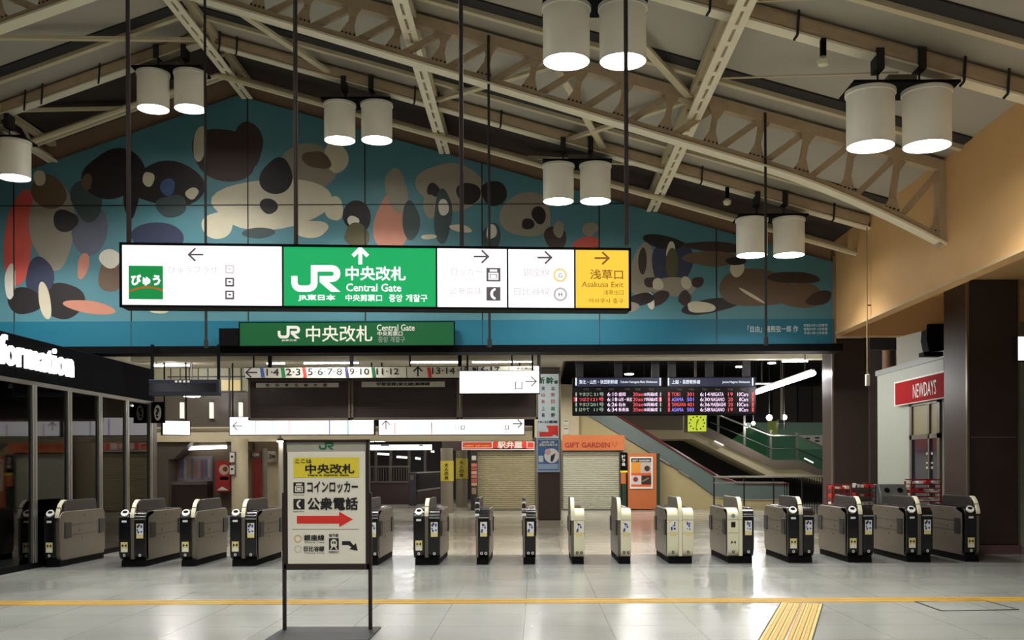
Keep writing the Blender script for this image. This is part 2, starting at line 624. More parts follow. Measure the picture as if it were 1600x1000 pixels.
# ================================================================ MURAL (a plain painted panel of rounded patches)
mural = thing('mural', 'wide teal painted mural of rounded patches above the gate opening', 'mural', (0, YM, z_b1))
YF = YM - 0.01
b = MB()
zb = P(800, 500, YM).z
b.prism([(XL, zb), (XR - 0.06, zb), (XR - 0.06, zm(XR)), (RIDGE_X, zm(RIDGE_X)), (XL, zm(XL))], lambda a, c, d: (a, d, c), YF, YM + 0.06, TEAL)
b.build('painted_panel', mural)
MB().box(XL, XR - 0.06, YF - 0.012, YM + 0.06, z_b1 + 0.004, zb, BAND).build('blue_band', mural)
b = MB()
for k in range(-6, 5):
    x = -3.325 + 2.285 * k
    if XL < x < XR:
        b.box(x - 0.012, x + 0.012, YF - 0.006, YF, zb, zm(x), INK)
        b.box(x - 0.006, x + 0.006, YF - 0.014, YF, z_b1 + 0.006, zb, INK)
xh = (8.885 - 6.74)
b.box(RIDGE_X - xh / 0.355, RIDGE_X + xh / 0.283, YF - 0.006, YF, 6.73, 6.75, INK)
b.build('panel_joint', mural)
COLS = {'c': (206, 198, 172), 'g': (150, 142, 126), 'k': (34, 28, 30), 'b': (62, 46, 42), 'r': (206, 86, 74), 'p': (196, 132, 108), 'n': (52, 58, 84),
        's': (94, 100, 116), 'o': (88, 84, 52), 't': (104, 84, 66), 'w': (218, 212, 198), 'd': (58, 74, 74), 'v': (58, 82, 128)}
PATCH = {k: mat('mural_paint_' + n, COLS[k], 0.55, vary=0.12, scale=3) for k, n in zip('ckgbrpnsotwdv', ('cream', 'black', 'grey', 'umber', 'red', 'salmon', 'navy', 'slate', 'olive', 'brown', 'white', 'moss', 'blue'))}
blobs = [('r', 30, 372, 24, 72, 4), ('g', 82, 350, 34, 72, 0), ('t', 76, 300, 28, 26, 10), ('s', 140, 360, 28, 40, 0), ('d', 136, 312, 24, 34, 0), ('k', 102, 345, 20, 17, 0),
         ('k', 178, 272, 50, 38, -8), ('k', 262, 288, 58, 36, 6), ('c', 232, 280, 9, 12, 0), ('c', 300, 302, 10, 9, 0), ('v', 262, 292, 12, 13, 0), ('d', 268, 322, 24, 18, 0), ('k', 205, 310, 12, 30, 0),
         ('n', 246, 372, 43, 24, 0), ('k', 98, 470, 32, 30, 15), ('n', 62, 432, 22, 30, 10), ('k', 38, 470, 26, 22, 0), ('c', 70, 470, 9, 30, -12), ('p', 140, 480, 40, 10, 8),
         ('t', 172, 432, 20, 24, 0), ('w', 172, 404, 18, 14, 0), ('p', 130, 415, 9, 20, 14), ('w', 16, 440, 9, 26, 0), ('c', 62, 278, 9, 13, 0), ('t', 136, 284, 8, 13, 0),
         ('b', 350, 242, 52, 40, 12), ('c', 312, 225, 9, 30, 6), ('b', 388, 225, 24, 34, -10), ('g', 480, 262, 50, 34, -6), ('c', 525, 245, 18, 26, 0), ('t', 495, 250, 22, 14, 20),
         ('c', 425, 318, 98, 38, -4), ('c', 340, 352, 26, 20, 0), ('d', 404, 364, 24, 9, 0), ('c', 486, 358, 26, 14, 0), ('c', 522, 326, 14, 20, -8),
         ('k', 432, 276, 24, 30, 18), ('k', 420, 322, 13, 13, 6), ('k', 558, 338, 21, 26, 0), ('w', 552, 346, 9, 9, 0), ('o', 558, 368, 21, 18, 0),
         ('p', 612, 350, 27, 48, 4), ('g', 620, 298, 17, 36, -14), ('d', 642, 345, 14, 30, 0), ('g', 705, 292, 52, 38, 14), ('k', 677, 297, 10, 11, 0), ('g', 672, 322, 10, 20, 0),
         ('k', 732, 302, 19, 17, 0), ('k', 772, 302, 20, 20, 0), ('d', 692, 338, 15, 40, 0), ('w', 693, 324, 9, 12, 0), ('c', 720, 357, 17, 6, 14), ('c', 670, 370, 12, 4, 0),
         ('g', 822, 336, 42, 34, 0), ('k', 842, 336, 11, 14, 0), ('k', 825, 350, 11, 8, 0), ('d', 768, 372, 14, 24, 0), ('w', 768, 362, 8, 12, 0),
         ('b', 868, 372, 17, 20, 0), ('g', 873, 358, 8, 14, 8), ('r', 917, 380, 21, 10, 0), ('g', 922, 358, 12, 11, 0),
         ('g', 1004, 425, 20, 45, 10), ('b', 1004, 408, 7, 20, 0), ('n', 1050, 412, 33, 38, 0), ('k', 1036, 378, 34, 10, 10), ('c', 1048, 392, 7, 14, 0), ('o', 1050, 412, 10, 24, 0),
         ('b', 1118, 386, 50, 8, 4), ('t', 1110, 404, 42, 12, 0), ('g', 1052, 448, 34, 16, 0), ('b', 1016, 441, 9, 9, 0), ('b', 1090, 441, 9, 9, 0), ('c', 1028, 444, 8, 10, 0), ('c', 1072, 442, 8, 10, 0),
         ('b', 1030, 466, 17, 10, -30), ('b', 1070, 466, 10, 12, 20), ('k', 1110, 478, 44, 12, -8), ('c', 1095, 480, 22, 9, 0), ('w', 1016, 470, 6, 14, -14), ('k', 1000, 468, 24, 9, -14),
         ('t', 1180, 450, 55, 32, 4), ('t', 1250, 462, 36, 20, 0), ('b', 1280, 466, 22, 10, -14), ('b', 1240, 434, 42, 9, 4), ('c', 1152, 420, 11, 13, 0), ('k', 1150, 408, 15, 7, 0),
         ('c', 1175, 462, 24, 2.5, 30), ('g', 980, 480, 20, 8, 0), ('p', 345, 484, 5, 3, 0), ('c', 250, 486, 14, 4, 0)]
b = MB()
fm = Face((0, YF, 0))
for i, (k, u, v, ru, rv, rot) in enumerate(blobs):
    rr = random.Random(i * 13 + 5)
    ph = [rr.uniform(0, 6.28) for _ in range(3)]
    am = [rr.uniform(0.03, 0.10), rr.uniform(0.02, 0.07), rr.uniform(0.01, 0.04)]
    cr, sr = math.cos(math.radians(rot)), math.sin(math.radians(rot))
    pts = []
    for j in range(30):
        t_ = 2 * math.pi * j / 30
        w_ = 1 + sum(a * math.sin((n + 2) * t_ + p) for n, (a, p) in enumerate(zip(am, ph)))
        x, y = ru * w_ * math.cos(t_), rv * w_ * math.sin(t_)
        pts.append((u + x * cr - y * sr, v + x * sr + y * cr))
    fm.poly(b, pts, PATCH[k], 0.0008 + 0.00004 * i)
b.build('painted_patches', mural)
b = MB()
ff = Face((0, YF - 0.012, 0))
PALE = mat('pale_lettering', (206, 224, 226), 0.5)
ff.txt(b, '「自由」猪熊弦一郎 作', 1168, 509, 1247, 519, PALE, 0.012)
for k, s_ in enumerate(('昭和26年12月製作', '昭和59年 3月修復', '平成14年12月修復')):
    ff.txt(b, s_, 1256, 506 + 6 * k, 1293, 510.5 + 6 * k, PALE, 0.01)
b.build('caption', mural)

# ================================================================ ROOF IRONWORK
def truss(Y, label):
    t = thing('roof_truss', label, 'truss', (RIDGE_X, Y, zm(RIDGE_X)))
    drop = lambda x: 0.70 + 0.02 * (x + 4) if x < 3.3 else 0.85 + 0.37 * ((x - 3.3) / 2.5) ** 1.7
    dropl = lambda x: 0.72 if x > -14.0 else 0.72 + 0.4 * ((-14.0 - x) / 2.5) ** 1.7
    ZT = lambda x: zc(x) - 0.13
    ZB = lambda x: zc(x) - (drop(x) if x > RIDGE_X else dropl(x))
    tc, bc, lip = MB(), MB(), MB()
    n = 18
    xs = [RIDGE_X + (XR - RIDGE_X) * i / n for i in range(n + 1)]
    xsl = [RIDGE_X - 0.648 * i for i in range(18)]
    for seq in (xs, xsl):
        tc.bar((seq[0], Y, ZT(seq[0])), (seq[-1], Y, ZT(seq[-1])), 0.17, 0.15, IRON_R)
        for k in range(len(seq) - 1):
            m_ = 4
            for j in range(m_):
                x0 = seq[k] + (seq[k + 1] - seq[k]) * j / m_
                x1 = seq[k] + (seq[k + 1] - seq[k]) * (j + 1) / m_
                bc.bar((x0, Y, ZB(x0) + 0.05), (x1, Y, ZB(x1) + 0.05), 0.17, 0.09, IRON_R)
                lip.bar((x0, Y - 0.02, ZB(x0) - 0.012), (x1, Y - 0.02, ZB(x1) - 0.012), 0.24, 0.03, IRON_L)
    tc.build('top_chord', t)
    bc.build('bottom_chord', t)
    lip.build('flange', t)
    for seq, sg in ((xs, 1), (xsl, -1)):
        for k in range(1, len(seq)):
            x = seq[k]
            s_ = 0.12 * sg
            p0, p1 = Vector((x - s_, Y, ZB(x - s_) + 0.06)), Vector((x, Y, ZT(x)))
            d = (p1 - p0)
            w = MB()
            w.bar(p0, p1, 0.075, 0.085, IRON_R, up=(1, 0, 0))
            for q, e in ((p0, 1), (p1, -1)):       # gusset plates
                nrm = d.normalized() * e
                a = Vector((1, 0, -0.283 * sg)).normalized()
                w.prism([(-0.14, 0.0), (0.14, 0.0), (0.045, 0.22), (-0.045, 0.22)], lambda i, j, dd: q + a * i + nrm * j + Vector((0, dd, 0)), -0.06, -0.045, IRON_R)
                for i in (-0.09, -0.03, 0.03, 0.09):   # rivets
                    c = q + a * i + nrm * 0.06
                    w.cyl(c + Vector((0, -0.075, 0)), c + Vector((0, -0.05, 0)), 0.014, IRON_D, 5)
            w.build('post', t)
            if k < len(seq) - 1 or True:
                xp = seq[k - 1]
                q0 = Vector((xp + 0.03 * sg, Y + 0.01, ZB(xp + 0.03 * sg) + 0.09))
                MB().bar(q0, (x - 0.06 * sg, Y + 0.01, ZT(x) - 0.05), 0.07, 0.085, IRON_R).build('diagonal', t)
    if True:
        MB().box(XR - 0.1, XR, Y - 0.1, Y + 0.1, ZB(XR) - 0.02, ZT(XR) + 0.08, IRON_R).build('end_post', t)
    return t


truss(14.7, 'long lattice roof truss with rivets crossing the whole roof')


def roof_beam(Y, label, hooks):
    t = thing('roof_beam', label, 'roof beam', (RIDGE_X, Y, zc(RIDGE_X)), 'rounded beams under the roof')
    m, l, h = MB(), MB(), MB()
    for x0, x1 in ((RIDGE_X, XR), (RIDGE_X, -16.9)):
        m.bar((x0, Y, zc(x0) - 0.13), (x1, Y, zc(x1) - 0.13), 0.16, 0.2, IRON_R)
        l.bar((x0, Y + 0.01, zc(x0) - 0.245), (x1, Y + 0.01, zc(x1) - 0.245), 0.2, 0.025, IRON_L)
    m.build('beam', t, bevel=0.05, segs=3)
    l.build('flange', t)
    for x in hooks:
        hb = MB()
        z = zc(x) - 0.13
        hb.cyl((x, Y - 0.11, z - 0.16), (x + 0.02, Y - 0.11, z + 0.16), 0.016, IRON_D, 6)
        hb.cyl((x, Y - 0.11, z - 0.16), (x - 0.03, Y - 0.06, z - 0.2), 0.016, IRON_D, 6)
        hb.build('hook', t)
    return t


roof_beam(17.96, 'rounded roof beam carrying the farther row of lamps by the mural', [-11.6, -11.1, -8.9, -8.6, -7.6, -5.5, -5.2, -2.1, -1.7, -0.6, 1.6, 2.9, 5.2])
roof_beam(11.8, 'rounded roof beam carrying the nearer pair lamps', [2.0, 3.0, 4.9, 0.0, 5.4])

for Y, s_ in ((11.0, 'nearest'), (14.05, 'middle'), (17.2, 'farthest')):
    t = thing('roof_batten', 'pale batten with a dark gap under the roof lining, %s of three' % s_, 'batten', (RIDGE_X, Y, zc(RIDGE_X)), 'battens under the roof lining')
    a, g = MB(), MB()
    for x0, x1 in ((RIDGE_X, XR), (RIDGE_X, -16.9)):
        a.bar((x0, Y, zc(x0) - 0.04), (x1, Y, zc(x1) - 0.04), 0.1, 0.09, IRON)
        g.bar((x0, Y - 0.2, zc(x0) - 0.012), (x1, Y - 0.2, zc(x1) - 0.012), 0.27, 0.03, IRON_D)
    a.build('rail', t)
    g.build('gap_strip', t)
# low pipes close to the mural
for Y, dz, s_ in ((19.3, 0.30, 'thin grey pipe under the roof just before the mural'), (18.7, 0.52, 'lower grey pipe under the roof near the mural')):
    b = MB()
    for x0, x1 in ((RIDGE_X, XR), (RIDGE_X, -14)):
        b.cyl((x0, Y, zc(x0) - dz), (x1, Y, zc(x1) - dz), 0.055, IRON, 8)
    o = b.build('roof_pipe')
    tag(o, s_, 'pipe')


def girder(x, label, y0=6.0):
    t = thing('lattice_girder', label, 'girder', (x, 13, zm(x)), 'lattice girders running towards the mural')
    z = zm(x) - 0.02
    y1 = YM - 0.05
    a = MB()
    for s_ in (-1, 1):       # two pale flats joined by tie plates, dark slots between them
        a.box(x + s_ * 0.062 - 0.042, x + s_ * 0.062 + 0.042, y0, y1, z - 0.015, z + 0.015, IRON_L)
    y = y0
    while y < y1 - 0.3:
        a.box(x - 0.03, x + 0.03, y, y + 0.12, z - 0.013, z + 0.013, IRON_L)
        y += 0.46
    a.build('slotted_flange', t)
    MB().box(x - 0.008, x + 0.008, y0, y1, z + 0.015, z + 0.12, IRON_R).build('web_plate', t)
    MB().box(x - 0.07, x + 0.07, y0, y1, zc(x) - 0.14, zc(x) - 0.05, IRON).build('top_chord', t)
    y, k = y0, 0
    while y < y1 - 0.6:
        p, q = (x, y, z + 0.04), (x, y + 0.55, zc(x) - 0.06)
        if k % 2:
            p, q = (x, y, zc(x) - 0.06), (x, y + 0.55, z + 0.04)
        MB().bar(p, q, 0.04, 0.05, IRON).build('lacing_bar', t)
        y += 0.55
        k += 1
    return t


girder(2.27, 'lattice girder with slotted pale flange, rightmost of the four')
girder(-1.76, 'lattice girder with slotted pale flange above the central sign')
girder(-5.6, 'lattice girder with slotted pale flange under the roof ridge')
girder(-9.4, 'lattice girder with slotted pale flange at the far left')

for (p, q, s_) in (((-1.76, 17.9, 0), (0.35, 14.75, 0), 'flat diagonal roof brace left of the near lamp pair'), ((0.4, 11.8, 0), (2.2, 14.6, 0), 'flat diagonal roof brace right of the near lamp pair'),
                   ((2.27, 17.9, 0), (-0.1, 19.6, 0), 'flat diagonal roof brace above the lamps left of the right girder'), ((0.3, 14.8, 0), (1.2, 17.9, 0), 'flat diagonal roof brace behind the truss'),
                   ((2.2, 14.8, 0), (0.6, 17.9, 0), 'flat diagonal roof brace meeting the right girder'), ((-5.6, 14.8, 0), (-3.6, 17.9, 0), 'flat diagonal roof brace right of the ridge'),
                   ((-5.6, 17.9, 0), (-9.3, 14.9, 0), 'flat diagonal roof brace left of the ridge'), ((-9.4, 17.9, 0), (-7.6, 19.6, 0), 'short roof brace above the mural at the left')):
    b = MB()
    b.bar((p[0], p[1], zc(p[0]) - 0.16), (q[0], q[1], zc(q[0]) - 0.16), 0.11, 0.05, IRON)
    tag(b.build('roof_brace'), s_, 'brace', 'diagonal braces under the roof')
for (p, q, s_) in (((2.3, 11.5), (5.7, 9.0), 'thin tie rod crossing the roof at upper right'), ((2.5, 13.6), (4.3, 12.1), 'thin tie rod from truss to near lamp beam'), ((-14, 16.9), (-10.4, 17.7), 'thin tie rod under the roof at the left')):
    b = MB().cyl((p[0], p[1], zc(min(p[0], XR)) - 0.2), (min(q[0], XR), q[1], zc(min(q[0], XR)) - 0.2), 0.013, IRON, 6)
    tag(b.build('tie_rod'), s_, 'tie rod')

# ================================================================ HALL LAMPS
def make_lamp():
    t = thing('hall_lamp', 'x', 'lamp', (0, 0, 0))
    b = MB()
    b.box(-0.60, 0.60, -0.29, 0.29, 0.635, 0.665, BLACK_M)
    b.build('mounting_plate', t, local=True)
    MB().box(-0.16, 0.16, -0.14, 0.14, 0.665, 0.78, STEEL_D).build('ballast_box', t, local=True)
    for s_ in (-1, 1):
        x = s_ * 0.325
        sh = MB()
        sh.lathe([(0.262, 0.0), (0.27, 0.0), (0.27, 0.585), (0.286, 0.59), (0.286, 0.635), (0.05, 0.635), (0.05, 0.60), (0.255, 0.58), (0.262, 0.0)], (x, 0, 0), LAMPW, 32)
        so = sh.build('shade', t, local=True)
        MB().lathe([(0.0001, 0.035), (0.258, 0.035), (0.258, 0.02), (0.0001, 0.02)], (x, 0, 0), LENS, 28).build('lens', so, local=True)
        st = MB()
        st.cyl((s_ * 0.24, 0, 0.66), (s_ * 0.24, 0, 1.0), 0.012, IRON_D, 6)
        st.box(s_ * 0.24 - 0.045, s_ * 0.24 + 0.045, -0.11, 0.11, 0.86, 1.10, IRON_D)
        st.build('hanger', t, local=True)
        ld = bpy.data.lights.new('lamp_light', 'AREA')
        ld.shape = 'DISK'
        ld.size = 0.5
        ld.energy = LAMP_W
        ld.color = (1.0, 0.99, 0.955)
        ld.spread = math.radians(125)
        lo = bpy.data.objects.new('lamp_light', ld)
        COL.objects.link(lo)
        lo.parent = t
        lo.location = (x, 0, 0.01)
    return t


lamp0 = make_lamp()
spots = [(-9.46, 17.96, 'twin white drum lamp cut off by the left edge of the picture'), (-6.37, 17.96, 'twin white drum lamp in front of the mural under the ridge, far left'),
         (-3.10, 17.96, 'twin white drum lamp above the big green panel sign'), (0.73, 17.96, 'twin white drum lamp above the yellow exit panel'), (4.12, 17.96, 'twin white drum lamp low at the mural\'s right end'),
         (0.69, 11.8, 'large twin white drum lamp cut off by the top edge'), (4.19, 11.8, 'large twin white drum lamp hanging highest at the right, before the beige wall')]
off = [(x, y, 'twin white drum lamp of the nearer rows, out of view overhead') for x, y in ((-3.1, 11.8), (-6.37, 11.8), (-9.46, 11.8), (-13.0, 17.96), (-13.0, 11.8), (-9.46, 5.65), (-3.1, 5.65), (0.7, 5.65), (4.15, 5.65))]
for i, (x, y, lb) in enumerate(spots + off):
    o = lamp0 if i == 0 else copy_tree(lamp0)
    o.location = (x, y, zc(x) - (1.3 if x < -9 else 1.2))
    tag(o, lb, 'lamp', 'twin drum lamps under the roof')
for x, y, z_, s_ in ((3.3, 11.72, -0.24, 'small bare bulb holder under the near roof beam'), (3.35, 17.88, -0.24, 'small bulb holder under the far roof beam near the right girder')):
    t = thing('bulb_holder', s_, 'lamp', (x, y, zc(x) + z_))
    MB().box(x - 0.03, x + 0.03, y - 0.03, y + 0.03, zc(x) + z_ - 0.2, zc(x) + z_, BLACK_M).build('socket', t)
    MB().lathe([(0.0001, 0.0), (0.06, 0.02), (0.075, 0.07), (0.03, 0.12), (0.0001, 0.13)], (x, y, zc(x) + z_ - 0.32), CREAM, 12).build('bulb', t)

# thin poles hung from the truss
for u, v1 in ((322, 541), (765, 540), (1197, 537)):
    p = P(u, v1, 14.58)
    t = thing('hanging_pole', 'thin dark pole hung from the truss, %s' % {322: 'by the left lamps', 765: 'right of the central girder', 1197: 'at the right lamps'}[u], 'pole', (p.x, 14.58, p.z), 'thin poles hung from the truss')
    MB().cyl((p.x, 14.58, p.z), (p.x, 14.58, zc(p.x) - 0.1), 0.019, IRON_D, 8).build('rod', t)
    MB().cyl((p.x, 14.58, p.z - 0.02), (p.x, 14.58, p.z + 0.09), 0.032, IRON_D, 8).build('end_fitting', t)

# ================================================================ BIG HANGING SIGN
pl, pr = P(188, 430, 9.3), P(985, 436, 9.62)
fs = Face(pl, (pr.x - pl.x, pr.y - pl.y, 0))
sign = thing('hanging_sign', 'long lit direction sign with green central gate panel hung from the roof', 'sign', (pl.x, pl.y, pl.z))
TL, BR = fs.ab(187, 379), fs.ab(986, 485.5)
a0, a1, zt, zbm = TL[0], BR[0], TL[1], BR[1]
b = MB()
b.prism([(a0, zbm), (a1, zbm), (a1, zt), (a0, zt)], fs.pt, -0.22, -0.004, BLACK_M)
b.build('case', sign, bevel=0.012)
b = MB()
e = 0.022
for q in ([(a0, zt - e), (a1, zt - e), (a1, zt), (a0, zt)], [(a0, zbm), (a1, zbm), (a1, zbm + e), (a0, zbm + e)],
          [(a0, zbm), (a0 + e, zbm), (a0 + e, zt), (a0, zt)], [(a1 - e, zbm), (a1, zbm), (a1, zt), (a1 - e, zt)]):
    b.prism(q, fs.pt, -0.01, 0.014, BLACK_M)
for u in (442, 682, 793, 898):
    a = fs.ab(u, 430)[0]
    b.prism([(a - 0.008, zbm), (a + 0.008, zbm), (a + 0.008, zt), (a - 0.008, zt)], fs.pt, -0.01, 0.012, DARK)
b.build('frame', sign)


def panel(u0, u1, m, nm, lb):
    q = MB()
    x0, x1 = fs.ab(u0, 430)[0], fs.ab(u1, 430)[0]
    q.poly([fs.pt(x0, zbm + e, 0.001), fs.pt(x1, zbm + e, 0.001), fs.pt(x1, zt - e, 0.001), fs.pt(x0, zt - e, 0.001)], m)
    o_ = q.build(nm, sign)
    o_['label'] = lb
    return o_


pw = panel(189, 442, W_LIT, 'light_panel', 'white lit panel with green logo square')
b = MB()
fs.arrow(b, 306, 398, 'l', 22, 3, A_TXT)
fs.rect(b, 201, 415, 255, 468, glow('logo_green', (20, 150, 72), 0.8))
fs.txt(b, 'びゅう', 205, 429, 251, 447, L_TXT, 0.05, 0.006)
fs.line(b, [(202, 455)] + [(202 + 4 * k, 455 - 6 * math.sin(math.pi * k / 14)) for k in range(1, 13)] + [(254, 454)], 2.4, glow('logo_red', (226, 84, 30), 0.8), 0.005)
fs.txt(b, 'びゅうプラザ', 263, 415, 341, 428, F_TXT, 0.01)
for k, s_ in enumerate(('みどりの窓口', '案内カウンター', '指定席券売機')):
    v = 416 + 20 * k
    fs.txt(b, s_, 371, v, 424, v + 9, F_TXT, 0.0)
    fs.rect(b, 352, v - 2, 366, v + 12, F_TXT if k == 0 else A_TXT)
    fs.rect(b, 354.5, v + 0.5, 363.5, v + 9, W_LIT, 0.005)
    fs.rect(b, 357, v + 3, 361, v + 6, F_TXT if k == 0 else A_TXT, 0.007)
b.build('lettering', pw)
pg = panel(443.5, 681, G_LIT, 'light_panel', 'green lit panel with white arrow')
b = MB()
fs.arrow(b, 563, 400, 'u', 23, 6, L_TXT)
jr(fs, b, 455.5, 414.5, 532, 456, L_TXT)
fs.txt(b, 'JR東日本', 466, 460, 524, 471, L_TXT, 0.03)
fs.txt(b, '中央改札', 540, 416, 634, 439, L_TXT, 0.022)
fs.txt(b, 'Central Gate', 541, 443, 627, 456, L_TXT, 0.014)
fs.txt(b, '中央剪票口', 540, 460, 597, 471, L_TXT, 0.016)
fs.txt(b, '중앙', 608, 460, 629, 472, L_TXT, 0.016)
fs.txt(b, '개찰구', 634, 460, 668, 472, L_TXT, 0.016)
b.build('lettering', pg)
p3 = panel(683.5, 792, W_LIT, 'light_panel', 'white lit panel with locker and telephone symbols')
b = MB()
fs.arrow(b, 752, 401, 'r', 22, 3, A_TXT)
fs.txt(b, 'ロッカー', 705, 419, 753, 431, F_TXT, 0.012)
fs.txt(b, 'Lockers', 710, 434, 748, 439, F_TXT, 0.0)
fs.txt(b, '公衆電話', 702, 449, 753, 461, F_TXT, 0.012)
fs.txt(b, 'Public Telephone', 696, 464, 753, 470, F_TXT, 0.0)
locker_icon(fs, b, 760, 418.5, 782, 440, A_TXT, W_LIT)
phone_icon(fs, b, 760, 448.5, 782, 470, A_TXT, W_LIT)
b.build('lettering', p3)
p4 = panel(794.5, 897, W_LIT, 'light_panel', 'white lit panel with two subway line rings')
b = MB()
fs.arrow(b, 851, 402.5, 'r', 21, 3, A_TXT)
fs.txt(b, '銀座線', 817, 419, 859, 432, F_TXT, 0.014)
fs.txt(b, 'Ginza Line', 822, 436, 858, 441, F_TXT, 0.0)
fs.txt(b, '日比谷線', 803, 449, 859, 462, F_TXT, 0.014)
fs.txt(b, 'Hibiya Line', 815, 465, 859, 472, F_TXT, 0.0)
fs.disc(b, 875, 430, 11, glow('ring_orange', (255, 212, 140), 0.95), 0.003, 7.5)
fs.txt(b, 'G', 872, 427, 878.5, 434, A_TXT, 0.01)
fs.disc(b, 875.5, 460, 11, glow('ring_grey', (196, 194, 196), 0.9), 0.003, 7.5)
fs.txt(b, 'H', 872.5, 457, 878.5, 463.5, A_TXT, 0.03)
b.build('lettering', p4)
py = panel(899.5, 983.5, Y_LIT, 'light_panel', 'yellow lit exit panel')
b = MB()
fs.arrow(b, 940.5, 403.5, 'r', 21, 3, Y_TXT)
fs.txt(b, '浅草口', 922, 421, 973.5, 437, Y_TXT, 0.014)
fs.txt(b, 'Asakusa Exit', 909, 440, 974, 449, Y_TXT, 0.0)
fs.txt(b, '浅草出口', 943, 453, 974, 461, Y_TXT, 0.0)
fs.txt(b, '아사쿠사 출구', 920, 466, 974, 474, Y_TXT, 0.0)
b.build('lettering', py)
for u in (195, 459.5, 721.5, 982):
    q = fs.px(u, 400, -0.11)
    top = P(u, 380, q.y)
    MB().cyl((q.x, q.y, top.z - 0.02), (q.x, q.y, zc(q.x) + 0.02), 0.0205, mat('hanger_brown', (58, 46, 44), 0.5, 0.3), 10).build('hanger_rod', sign)

# ================================================================ SIGNS ON AND UNDER THE BEAM
fg = Face((0, YM - 0.22, 0))
gs = thing('gate_sign', 'dark green unlit central gate sign fixed on the black beam', 'sign', fg.px(541, 539))
b = MB()
fg.box(b, 373, 503, 710.5, 540, BLACK_M, -0.1, 0)
b.build('case', gs)
b = MB()
fg.rect(b, 375, 504.5, 709, 539, GREENS, 0.002)
b.build('face', gs)
b = MB()
jr(fg, b, 434, 509, 469, 529, WHITE)
fg.txt(b, 'JR東日本', 440, 530, 464, 534, WHITE, 0.02)
fg.txt(b, '中央改札', 478, 509, 582, 534, WHITE, 0.014)
fg.txt(b, 'Central Gate', 589, 507, 648, 517, WHITE, 0.01)
fg.txt(b, '中央剪票口', 590, 517.5, 629, 525, WHITE, 0.012)
fg.txt(b, '중앙 개찰구', 591, 526, 633, 535, mat('grey_lettering', (150, 166, 152), 0.5), 0.01)
b.build('lettering', gs)
b = MB()
fg.box(b, 342, 513, 372.4, 540, BLACK_M, -0.1, 0.0)
o = b.build('junction_box')
tag(o, 'black box left of the green gate sign on the beam', 'box')

# hanging dark board, left
fb = Face((0, YM - 0.25, 0))
hb = thing('hanging_board', 'unlit dark display board hung left of the green gate sign', 'display board', fb.px(288, 605))
b = MB()
fb.box(b, 232, 593, 342.5, 618, mat('board_navy', (30, 32, 44), 0.4), -0.14, 0)
b.build('case', hb, bevel=0.01)
b = MB()
fb.rect(b, 233, 599, 338, 612, BLACK, 0.003)
b.build('screen', hb)
b = MB()
for k in range(4):
    fb.rect(b, 273.5 + 6.4 * k, 594.5, 277 + 6.4 * k, 597.5, WHITE, 0.004)
b.build('lettering', hb)
for u in (236.5, 340.5):
    q0, q1 = fb.px(u, 594, -0.05), fb.px(u, 538, -0.05)
    MB().bar(q0, q1, 0.05, 0.05, BLACK_M, up=(0, 1, 0)).build('post', hb)

# track number sign
ft = Face((0, 22.6, 0))
ts = thing('track_sign', 'long unlit white track number sign with coloured bars', 'sign', ft.px(600, 580))
PANEL_G = mat('unlit_panel', (196, 192, 178), 0.5)
b = MB()
ft.slab(b, [(379, 574), (843, 571), (843, 592), (385, 592)], BLACK_M, -0.15, 0)
b.build('case', ts)
b = MB()
ft.slab(b, [(380.5, 575), (842, 572), (842, 590), (384, 590.5)], PANEL_G, -0.01, 0.004)
b.build('face', ts)
b = MB()
ft.arrow(b, 393, 582, 'l', 17, 2.2, INK, 0.006)
ft.txt(b, '1·4', 416.5, 576, 436, 587, INK, 0.012, 0.006)
ft.txt(b, '2·3', 447, 576, 470, 586.5, INK, 0.012, 0.006)
ft.txt(b, '5·6·7·8', 481, 575.5, 535, 586, INK, 0.012, 0.006)
ft.txt(b, '9·10', 546, 575.5, 577, 585.5, INK, 0.012, 0.006)
ft.txt(b, '11·12', 588, 575.5, 623, 585, INK, 0.012, 0.006)
ft.arrow(b, 653, 580.5, 'u', 14, 2.4, INK, 0.006)
ft.txt(b, '13·14', 675, 574, 711, 584.5, INK, 0.012, 0.006)
ft.txt(b, '·15', 714, 573.5, 731, 583.5, INK, 0.012, 0.006)
ft.txt(b, '16·17', 745, 573, 781, 583, INK, 0.012, 0.006)
ft.txt(b, '中央乗換口', 808, 573.5, 836, 578, INK, 0.012, 0.006)
for u, c in ((406, (40, 76, 150)), (438.5, (30, 120, 66)), (472, (206, 52, 44)), (538, (30, 34, 70)), (580, (24, 96, 70)), (667, (198, 40, 36)), (738, (24, 30, 60))):
    ft.poly(b, [(u, 574), (u + 5.5, 574), (u + 8, 590), (u + 2.5, 590)], mat('bar_%d' % u, c, 0.5), 0.006)
for u in (635, 795):
    ft.line(b, [(u, 574), (u + 1, 590)], 1, INK, 0.006)
b.build('lettering', ts)
for u in (395, 640, 800):
    q = ft.px(u, 574, -0.08)
    MB().cyl((q.x, q.y, q.z - 0.03), (q.x, q.y, 4.32), 0.02, BLACK_M, 8).build('hanger_rod', ts)

